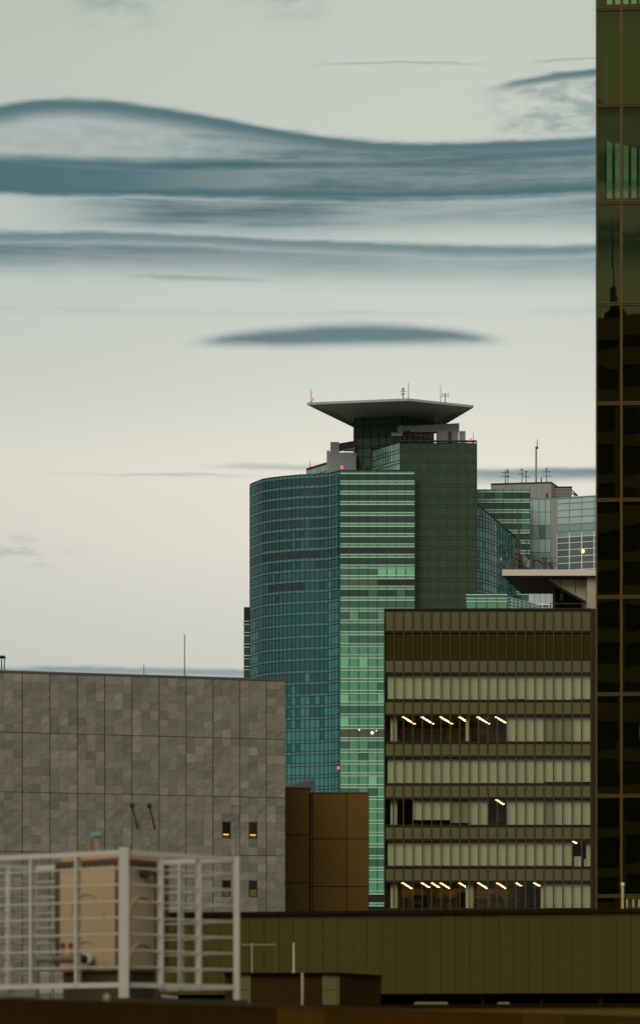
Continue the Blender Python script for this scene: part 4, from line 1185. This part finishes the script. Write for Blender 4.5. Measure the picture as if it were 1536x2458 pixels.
for k in range(len(GZ) - 1):
    zt, zb = GZ[k], GZ[k + 1]
    for c in range(len(ac) - 1):
        pane('window_pane', f, ac[c] + .02, ac[c + 1] - .02, zb + .06, zt - .06, -.01, .01, G_gold, gt, .0009)
    q = gin(MB(), .12, 3.5, zb - .18, zb + .05); q.build('floor_slab', M_gin, gt)
    if k == 1: gin(MB(), .5, .8, zb + .05, zt - .18).build('spandrel_wall', M_gwall, gt)
    elif k in (0, 2): pass
    elif k == 5:      # a narrow slot in the inner wall lets the sky through
        f5 = Face((f.p(0, -3.2)[0] - .1, f.p(0, -3.2)[1]), (f.p(Lg, -3.2)[0], f.p(Lg, -3.2)[1]))
        zs0, zs1 = Z(1178, GD + 3.2), Z(1052, GD + 3.2); a5, b5 = f5.at(1440.5), f5.at(1447.5)
        for (q0, q1, r0, r1) in ((.4, a5, zb + .05, zt - .18), (b5, f5.L, zb + .05, zt - .18), (a5, b5, zb + .05, zs0), (a5, b5, zs1, zt - .18)):
            q = MB(); f5.bx(q, q0, q1, r0, r1, -.3, 0); q.build('inner_wall', M_gin, gt)
    else:
        gin(MB(), 3.2, 3.5, zb + .05, zt - .18).build('inner_wall', M_gin if k > 3 else M_gwall, gt)
    for s_ in (-1, 1):
        q = MB(); f.bx(q, 0, Lg, zb + s_ * .045 - .022, zb + s_ * .045 + .022, -.05, .07); q.build('transom', M_gold, gt)
    q = MB(); f.bx(q, 0, Lg, zb - .022, zb + .022, -.05, .03); q.build('transom_groove', M_gdark, gt)
for c, a_ in enumerate(ac):
    q = MB(); f.bx(q, a_ - .045 if c else -.01, a_ + .045, 0, GZ[0], -.08, .05); q.build('mullion', M_gold if c else M_gold, gt)
q = MB(); p0 = f.p(0, -.08); p3 = f.p(0, -3.5)
q.prism([p0, (p0[0] + .06, p0[1] + .02), (p3[0] + .116 * 3.5 + .1, p3[1]), (p3[0] + .116 * 3.5, p3[1])], 0, GZ[0]); q.build('side_wall', M_gdark, gt)
# slatted screen inside the two see-through storeys
sx = [1429.5, 1440, 1448.5, 1455, 1468, 1475, 1487.5, 1494.5, 1507, 1514, 1526.5, 1533.5, 1546, 1553, 1565, 1573, 1585, 1592, 1604]
fs = Face((f.p(0, -3)[0] - .1, f.p(0, -3)[1]), (f.p(Lg, -3)[0], f.p(Lg, -3)[1]))
for k in (0, 2):
    zt, zb = GZ[k], GZ[k + 1]
    q = MB(); fs.bx(q, fs.at(1432), fs.L, zb + .05, Z(480 if k == 2 else 15, GD + 3) - .0, 0, .12); q.build('screen_sill', M_fin, gt)
    for i in range(0, len(sx) - 1, 2):
        q = MB(); a0 = max(.36, fs.at(sx[i])); fs.bx(q, a0, fs.at(sx[i + 1]), zb + .05, zt - .18, 0, .1); q.build('slat', M_fin, gt)
    if k == 2:      # raking ceiling panel over the slats
        a0, a1 = fs.at(1430), fs.at(1610); z0_, z1_ = Z(334, GD + 3), Z(380, GD + 3)
        c_ = [fs.p(a0, .14), fs.p(a1, .14), fs.p(a1, .04), fs.p(a0, .04)]
        MB().prism(c_, [z0_, z1_, z1_, z0_], [zt - .2] * 4).build('raking_panel', M_gwall, gt)
for k in (0, 2): gin(MB(), 3.3, 3.34, GZ[k + 1] + .1, GZ[k] - .2).build('rear_pane', G_clear, gt)

# ================================================================== ribbed olive building
M_rib = mat('olive_cladding_sheet', (69, 62, 26), .8, .10, .22, .04, bump=.006, bscale=.9, spec=.08)
M_ribd = mat('dark_coping', (30, 20, 4), .7, .1, spec=.05)
M_ribj = mat('cladding_joint', (42, 38, 16), .9, spec=.1)
rb = thing('clad_building', 'long low olive building with vertical cladding sheets and dark coping', 'building', (X(960, 85), 85, 0))
f = Face((X(388, 86.4), 86.4), (X(1590, 84), 84))
zc0, zc1, zbt = Z(2194, 85), Z(2185, 85), Z(2385, 85)
MB().prism([f.p(.1, -.05), f.p(f.L, -.05), (f.p(f.L, -12)), (f.p(1.4, -12))], zbt, zc0).build('wall', M_ribj, rb)
px = 598.7 - 35.2 * 6; k = 0
while px < 1585:
    a0, a1 = max(0, f.at(px)), f.at(px + 35.2)
    pane('cladding_sheet', f, a0 + .008, a1 - .008, zbt, zc0, -.05, .0 + .003 * (k % 2), M_rib, rb, .0012); px += 35.2; k += 1
q = MB(); f.bx(q, -.1, f.L, zc0, zc1, -12, .12); q.build('coping', M_ribd, rb)
MB().prism([f.p(.3, -1.4), f.p(f.L, -1.4), f.p(f.L, -12), f.p(1.4, -12)], 0, zbt - .01).build('recessed_base', M_ribd, rb)  # shadow of the recess also put into this dark colour
for a_ in range(1, int(f.L), 2):
    q = MB(); f.bx(q, a_, a_ + .12, 26.3, zbt - .005, -.6, -.45); q.build('post', M_ribj, rb)
an_ = thing('low_annex', 'low dark roof terrace at the foot of the clad building', 'building', (X(1000, 62), 62, 0))
zan = Z(2413, 62)
MB().prism([(X(560, 62), 62), (X(1640, 60), 60), (X(1640, 60), 83), (X(560, 62) - .5, 83)], 0, zan - .05).build('wall', mat('annex_wall', (84, 70, 26), .85, .12, .5, spec=.05), an_)
MB().prism([(X(558, 62), 61.9), (X(1645, 60), 59.9), (X(1645, 60), 83), (X(558, 62) - .5, 83)], zan - .05, zan).build('roof', M_ribd, an_)
q = tag(MB().box(X(996, 72), X(1074, 72), 72, 73, zan, zan + .32).build('roof_duct', mat('duct_grey', (120, 112, 84), .7, .15, 1)), 'low grey duct under the foot of the clad building', 'duct')
q = tag(MB().box(X(1196, 73), X(1222, 73), 73, 73.6, zan, zan + .34).build('roof_duct', MATS['duct_grey']), 'small grey duct box right of the long duct', 'duct')
# pipe and frame on its roof
t = thing('vent_pipe', 'pale vent pipe with round cap on the clad building roof', 'pipe', (X(1493.5, 87), 87, zc1))
MB().tube((X(1493.5, 87), 87, zc1), PT(1493.5, 2126, 87), .035, 8).build('pipe', mat('pale_pipe', (196, 172, 120), .6), t)
MB().lathe(PT(1493.5, 2127, 87), [(.03, 0), (.06, .02), (.06, .09), (.03, .12)], 10).build('cap', mat('pale_cap', (220, 210, 170), .5), t)
t = thing('glazed_frame', 'small pale framed rooflight on the clad building roof', 'rooflight', (X(1525, 87), 87, zc1))
for px in (1504, 1519, 1533, 1550): MB().box(X(px, 87) - .02, X(px, 87) + .02, 87, 87.05, zc1, Z(2156, 87)).build('post', MATS['pale_pipe'], t)
for y in (2157, 2178): MB().box(X(1504, 87) - .02, X(1550, 87) + .02, 86.98, 87.0, Z(y, 87) - .015, Z(y, 87) + .015).build('rail', M_gold, t)
MB().box(X(1504, 87), X(1550, 87), 87.06, 87.09, zc1, Z(2157, 87)).build('pane', M_furn, t)

# sheds
M_shed = mat('dark_brown_sheet', (54, 36, 10), .75, .12, .8, spec=.05)
M_shg = mat('olive_sheet', (92, 88, 52), .7, .1, .8, spec=.2)
sh = thing('rooftop_shed', 'flat dark brown rooftop shed left of the pale post', 'shed', (X(650, 68), 68, zan))
MB().box(X(540, 68), X(720, 68), 68.05, 70.5, zan, Z(2338, 68)).build('wall', M_shed, sh)
MB().box(X(570, 68), X(602, 68), 68, 68.05, Z(2375, 68), Z(2340, 68)).build('side_panel', M_shg, sh)
MB().box(X(570, 68), X(602, 68), 68, 68.05, zan, Z(2376.5, 68)).build('side_panel', M_shg, sh)
MB().box(X(536, 68), X(722, 68), 67.9, 70.6, Z(2338, 68), Z(2334.5, 68)).build('roof', M_ribd, sh)
sh = thing('rooftop_shed', 'dark brown rooftop shed with olive panel and sloping right side', 'shed', (X(820, 68), 68, zan))
MB().prism([(X(730, 68), 68.05), (X(815, 68), 68.05), (X(914, 70), 70), (X(914, 70), 72.5), (X(730, 68), 72.5)], zan, Z(2338, 68)).build('wall', M_shed, sh)
MB().box(X(774, 68), X(808, 68), 68, 68.05, Z(2376, 68), Z(2340, 68)).build('front_panel', M_shg, sh)
MB().box(X(774, 68), X(808, 68), 68, 68.05, zan, Z(2377.5, 68)).build('front_panel', M_shg, sh)
MB().box(X(809.5, 68), X(814, 68), 68, 68.05, zan, Z(2340, 68)).build('corner_trim', M_shg, sh)
MB().prism([(X(728, 68), 67.9), (X(815.5, 68), 67.9), (X(917, 70), 69.9), (X(917, 70), 72.6), (X(728, 68), 72.6)], Z(2338, 68), Z(2334.5, 68)).build('roof', M_ribd, sh)
MBp = MB().box(X(722.5, 67.4), X(728, 67.4), 67.4, 67.46, zan, Z(2335, 67.4)); tag(MBp.build('pale_post', M_conco), 'pale olive post standing between the two dark sheds', 'post')
t = thing('scaffold_rack', 'thin faint pipe frame above the left dark shed', 'frame', (X(640, 69), 69, Z(2334.5, 68)))
zr_ = Z(2334.5, 68)
MB().tube((X(605, 69), 69, zr_), PT(605, 2264, 69), .022, 6).build('post', M_conco, t)
MB().tube(PT(580, 2268, 69), PT(662, 2268, 69), .014, 6).build('rail', M_conco, t)
MB().tube((X(662, 69), 69, zr_), PT(662, 2268, 69), .012, 6).build('post', M_kit, t)
rod(705, 2263, 2336, 69, 4.5, 'vent_pipe', 'pale thin vent pipe on the right of the left dark shed', 'pipe', m=M_conc, taper=.8, zfix=zr_)

# ================================================================== tank roof with fence
FD = 45.0
ZRF = Z(2396, FD)
hb = thing('tank_building', 'low olive building whose roof carries the water tank and railing', 'building', (X(150, 48), 48, 0))
Nn = Vector((X(298, 45), 45)); Rr = Vector((X(568, 46.5), 46.5)); Ll = Vector((X(-190, 47.2), 47.2))
Bk = Rr + (Ll - Nn)
o_ = Vector((0, -.25))
MB().prism([(Ll.x - .5, Ll.y - .4), (Nn.x, Nn.y - .25), (Rr.x + .15, Rr.y - .15), (Rr.x + .12, 52), (Ll.x - .5, 52)], 0, ZRF - .12).build('wall', mat('plinth_olive', (100, 96, 62), .8, .15, 1.2), hb)
MB().prism([(Ll.x - .5, Ll.y - .45), (Nn.x, Nn.y - .3), (Rr.x + .2, Rr.y - .2), (Rr.x + .17, 52), (Ll.x - .5, 52)], ZRF - .12, ZRF).build('roof', mat('roof_dark', (50, 44, 24), .9, .2, 2), hb)
M_fence = mat('galvanised_fence', (172, 164, 146), .6, .12, 3.0)
fn = thing('roof_railing', 'white galvanised fence of posts and bars around the water tank', 'fence', (Nn.x, Nn.y, ZRF))
ZB, ZT = Z(2364, FD), Z(2046, FD)
bars = [Z(y, FD) for y in (2083, 2123, 2163, 2202, 2241.5, 2281, 2321)]


def fence_side(A_, B_, pxs, first=False):
    ff = Face(A_, B_)
    for z_ in (ZT, ZB):
        q = MB(); ff.bx(q, 0, ff.L, z_ - .045, z_ + .045, -.03, .03); q.build('rail', M_fence, fn)
    for z_ in bars:
        q = MB(); q.tube((*ff.p(0, 0), z_), (*ff.p(ff.L, 0), z_), .017, 6); q.build('bar', M_fence, fn)
    for a_ in pxs:
        q = MB(); ff.bx(q, a_ - .022, a_ + .022, ZB, ZT - .045, -.10, .045); q.build('post', M_fence, fn)


fR = Face(Nn, Rr); fL = Face(Ll, Nn)
fence_side(Nn, Rr, [fR.at(388), fR.at(479)])
fence_side(Ll, Nn, [fL.at(185), fL.at(77), fL.at(-28), fL.at(-130)])
fence_side(Rr, Bk, [1.2, 2.4])
fence_side(Bk, Ll, [.6, 1.6])
q = MB(); q.box(Nn.x - .09, Nn.x + .09, Nn.y - .07, Nn.y + .07, ZRF, ZT + .09); q.build('corner_post', M_fence, fn)
q = MB(); q.box(Rr.x - .055, Rr.x + .055, Rr.y - .06, Rr.y + .06, ZRF, ZT + .05); q.build('corner_post', M_fence, fn)
q = MB(); q.box(Bk.x - .05, Bk.x + .05, Bk.y - .05, Bk.y + .05, ZRF, ZT + .02); q.build('corner_post', M_fence, fn)
q = MB(); q.box(Ll.x - .05, Ll.x + .05, Ll.y - .05, Ll.y + .05, ZRF, ZT + .02); q.build('corner_post', M_fence, fn)
# water tank
M_tank = mat('cream_tank_panel', (170, 143, 106), .5, .1, 1.2, .03)
M_tseam = mat('tank_seam_brown', (70, 52, 24), .7, .15, 4)
M_ttop = mat('tank_lid', (180, 134, 98), .45, .1, 2)
Tn = Vector((X(283, 46.3), 46.3)); Tl = Vector((X(139, 47.3), 47.3)); Tr_ = Vector((X(400, 47.4), 47.4)); Tb = Tl + (Tr_ - Tn)
tk = thing('water_tank', 'cream panelled rooftop water tank with dark flanges behind the fence', 'tank', (Tn.x, Tn.y, ZRF))
tz0, tz1 = Z(2325, 46.3), Z(2066, 46.3)
MB().prism([(Tl.x, Tl.y), (Tn.x, Tn.y), (Tr_.x, Tr_.y), (Tb.x, Tb.y)], tz0, tz1).build('shell', M_tank, tk)
MB().prism([(Tl.x + .1, Tl.y + .05), (Tn.x, Tn.y + .1), (Tr_.x - .1, Tr_.y + .05), (Tb.x, Tb.y - .1)], ZRF, tz0).build('plinth', M_tseam, tk)
MB().prism([(Tl.x + .08, Tl.y + .02), (Tn.x, Tn.y + .06), (Tr_.x - .08, Tr_.y), (Tb.x, Tb.y - .06)], tz1 + .05, tz1 + .16).build('lid', M_ttop, tk)
q = MB(); q.prism([(Tl.x - .05, Tl.y), (Tn.x, Tn.y - .05), (Tr_.x + .05, Tr_.y), (Tb.x, Tb.y + .05)], tz1 - .04, tz1 + .05); q.build('top_flange', M_tseam, tk)
q = MB(); q.prism([(Tl.x - .05, Tl.y), (Tn.x, Tn.y - .05), (Tr_.x + .05, Tr_.y), (Tb.x, Tb.y + .05)], tz0 - .03, tz0 + .03); q.build('bottom_flange', mat('flange_ochre', (132, 104, 56), .7, .2, 6), tk)
for P_ in (Tn, Tl, Tr_):
    q = MB(); s_ = .045; q.box(P_.x - s_, P_.x + s_, P_.y - s_, P_.y + s_, tz0 + .031, tz1 - .041); q.build('corner_flange', M_tseam, tk)
for (P0, P1, nb) in ((Tl, Tn, 12), (Tn, Tr_, 10)):
    ff = Face(P0, P1)
    for i in range(nb):
        q = MB(); a_ = ff.L * (i + .5) / nb; ff.bx(q, a_ - .02, a_ + .02, tz1 - .075, tz1 - .042, 0, .07); q.build('bolt', M_tseam, tk)
        q = MB(); ff.bx(q, a_ - .02, a_ + .02, tz0 + .031, tz0 + .06, 0, .07); q.build('bolt', M_tseam, tk)
    # embossed arcs pressed into the panels
    for zc in (tz0 + .12, tz0 + 1.0):
        q = MB(); pr = None; rr = ff.L * .27
        for i in range(17):
            a_ = math.pi * i / 16; x2, y2 = ff.p(ff.L / 2 + math.cos(a_) * rr, .0); p = Vector((x2, y2, zc + math.sin(a_) * rr))
            if pr is not None: q.tube(pr, p, .03, 6)
            pr = p
        q.build('embossed_arc', M_tank, tk)
ff = Face(Tn, Tr_)
q = MB(); c_ = ff.at(342); x2, y2 = ff.p(c_, .0); x3, y3 = ff.p(c_, .14)
q.tube((x2, y2, Z(2098, 47)), (x3, y3, Z(2098, 47)), .09, 12); q.build('pipe_flange', M_dark, tk)
a3 = ff.at(364); x4, y4 = ff.p(a3, .12)
q = MB(); q.tube((x3, y3, Z(2096, 47)), (x4, y4, Z(2097, 47)), .04, 8); q.tube((x4, y4, Z(2095, 47)), (x4, y4, ZRF), .042, 8); q.build('overflow_pipe', M_tseam, tk)
# vent on the tank
t = thing('tank_vent', 'small bent vent pipe with bluish hood on top of the tank', 'vent', (X(230, 47.4), 47.4, tz1 + .16))
MB().tube((X(221, 47.4), 47.4, tz1 + .1), PT(221, 2014, 47.4), .018, 8).build('stem', mat('rust_red', (120, 66, 48), .8), t)
MB().tube((X(236, 47.4), 47.4, tz1 + .1), PT(236, 2006, 47.4), .05, 8).build('chimney', mat('vent_grey', (132, 118, 100), .7), t)
MB().box(X(219, 47.4), X(243, 47.4), 47.3, 47.5, Z(2007, 47.4), Z(1999, 47.4)).build('hood', mat('vent_hood', (112, 138, 138), .6), t)
rod(567.5, 1985, 2052, 46.5, 3.2, 'thin_pole', 'thin upright pole at the right end of the tank fence', 'pole', m=M_kit, taper=.8, zfix=ZT + .05)
# pipework at the lower left
M_pipe = mat('grey_green_pipe', (112, 122, 98), .6, .15, 4)
t = thing('pipe_assembly', 'grey green pipework with insulated section and red valve wheels by the tank', 'pipe', (X(88, 46.0), 46.3, ZRF))
pd = 46.4
MB().tube((X(88, pd), pd, ZRF), PT(88, 2300, pd), .055, 10).build('riser', M_pipe, t)
MB().tube(PT(86, 2303, pd), PT(126, 2303, pd), .06, 10).build('elbow', M_pipe, t)
MB().tube(PT(126, 2303, pd), PT(180, 2302, pd), .075, 10).build('insulated_pipe', mat('pipe_insulation', (110, 92, 70), .9, .25, 8), t)
MB().tube(PT(180, 2302, pd), PT(206, 2301, pd + .1), .08, 12).build('sleeve', M_dark, t)
MB().tube(PT(206, 2301, pd + .1), PT(216, 2301, pd + .3), .11, 14).build('flange', mat('bright_flange', (200, 190, 160), .35, .1), t)
MB().tube((X(127, pd), pd, ZRF), PT(127, 2302, pd), .03, 8).build('prop', M_pipe, t)
MB().tube(PT(125, 2300, pd), PT(125, 2258, pd), .018, 8).build('valve_stem', M_pipe, t)
MB().tube(PT(117, 2258, pd), PT(134, 2258, pd), .022, 8).build('valve_wheel', mat('valve_green', (52, 74, 50), .6), t)
for px in (152, 171): MB().tube(PT(px, 2270, pd - .03), PT(px, 2270, pd + .03), .055, 10).tube(PT(px, 2270, pd), PT(px, 2298, pd), .012, 6).build('valve_wheel', mat('valve_red', (110, 36, 20), .6), t)
q = MB().tube((Ll.x, 46.7, ZRF + .06), PT(88, 0, pd)[:2] + (ZRF + .06,), .055, 8); tag(q.build('floor_pipe', M_pipe), 'grey green pipe lying along the tank roof', 'pipe')

# ================================================================== nearest brick parapet
fp = Face((X(-90, 29.6), 29.6), (X(1620, 43), 43))
zpp = CZ + (HY - 2396) * 30 / F


def mosaic(name, c1, c2):
    m = mat(name, c1, .85, .2, 2.0, spec=.05)
    nt = m.node_tree; b = NB(nt); p = nt.nodes['Principled BSDF']
    ge = nt.nodes.new('ShaderNodeNewGeometry'); sx_ = nt.nodes.new('ShaderNodeSeparateXYZ'); nt.links.new(ge.outputs['Position'], sx_.inputs[0])
    br = nt.nodes.new('ShaderNodeTexBrick'); br.offset = 0.0; br.inputs['Scale'].default_value = 1
    br.inputs['Brick Width'].default_value = .045; br.inputs['Row Height'].default_value = .045; br.inputs['Mortar Size'].default_value = .004
    br.inputs['Color1'].default_value = (*lin(c1), 1); br.inputs['Color2'].default_value = (*lin(c2), 1); br.inputs['Mortar'].default_value = (*lin((30, 20, 6)), 1)
    nt.links.new(b.xyz(sx_.outputs[0], sx_.outputs[2]), br.inputs['Vector'])
    n_ = b.noise(ge.outputs['Position'], 1.3, 5, .65); f_ = b.add(.75, b.mul(n_, .5))
    nt.links.new(b.mixc(1.0, br.outputs[0], b.xyz(f_, f_, f_), 'MULTIPLY'), p.inputs['Base Color'])
    return m


pa = thing('brick_parapet_building', 'dark brown mosaic tiled parapet along the bottom of the picture', 'building', (0, 33, 0))
MB().prism([fp.p(0, -.02), fp.p(fp.L, -.02), fp.p(fp.L, -.4), fp.p(0, -.4)], 0, zpp - .02).build('wall', M_brj, pa)
ms = [mosaic('brown_mosaic_a', (80, 52, 6), (68, 44, 4)), mosaic('brown_mosaic_b', (116, 78, 12), (104, 70, 10)), mosaic('brown_mosaic_c', (96, 64, 8), (86, 58, 6))]
edges = [-90, 240, 662, 776, 1250, 1350, 1620]
for i in range(6):
    q = MB(); fp.bx(q, max(0, fp.at(edges[i])) + .004, fp.at(edges[i + 1]) - .004, 22, zpp - .005, -.02, .03); q.build('tiled_panel', ms[(0, 0, 1, 2, 1, 2)[i]], pa)
q = MB(); fp.bx(q, 0, fp.L, zpp - .004, zpp + .012, -.42, .04); q.build('coping', mat('parapet_cap', (92, 66, 28), .8, .2, 3), pa)
sp_x = fp.at(278)
tag(MB().lathe((*fp.p(sp_x, -.15), zpp + .012), [(.03, 0), (.04, .02), (.035, .07), (.015, .09)], 8).build('small_fitting', M_conco), 'small pale fitting on the brown parapet below the fence', 'fitting')

# ================================================================== blocks across the street behind the viewpoint (mirrored in the glass)
M_bw = mat('far_wall_olive', (158, 150, 104), .8, .1, .2)
M_bg = mat('far_window_dark', (66, 62, 36), .3, .2, .3)


def far_block(x0, x1, y0, y1, h, label, pitch=4.0):
    t = thing('mirrored_block', label, 'building', ((x0 + x1) / 2, (y0 + y1) / 2, 0), 'blocks across the street mirrored in glass')
    MB().box(x0, x1, y0, y1, 0, h).build('wall', M_bg, t)
    q = MB(); z_ = 3
    while z_ < h - 1: q.box(x0 - .1, x1 + .1, y1, y1 + .3, z_, z_ + pitch * random.uniform(.25, .5)); z_ += pitch
    q.box(x0 - .1, x1 + .1, y1, y1 + .5, h - 1.5, h + .8)
    q.build('floor_band', M_bw, t)
    q = MB(); xx = x0
    while xx < x1: q.box(xx - .25, xx + .25, y1 + .3, y1 + .5, 0, h - 1.6); xx += 3.2
    q.build('pier', M_bw, t)
    return t


far_block(-8, 13.4, -82, -60, 104, 'tall dark banded block mirrored in the gold tinted glass', 4.2)
far_block(14.0, 34, -90, -66, 108, 'taller banded block mirrored beside the tall dark one', 3.7)
far_block(-60, -14, -120, -80, 38, 'wide low banded block mirrored in the street glass', 3.8)
far_block(40, 90, -120, -85, 42, 'wide mid height banded block mirrored in the street glass', 4.4)
t = thing('domed_turret', 'small dark domed turret with thin spire mirrored in the gold glass', 'turret', (10.4, -62, 104.8))
MB().lathe((10.4, -62, 104), [(1.5, 0), (1.5, .9), (1.3, 1.2), (1.1, 2.0), (.5, 2.9), (.35, 3.6), (.4, 4.0), (.1, 4.4)], 12).build('dome', M_bg, t)
MB().tube((10.4, -62, 108.3), (10.4, -62, 116), .1, 6, .03).build('spire', M_bg, t)
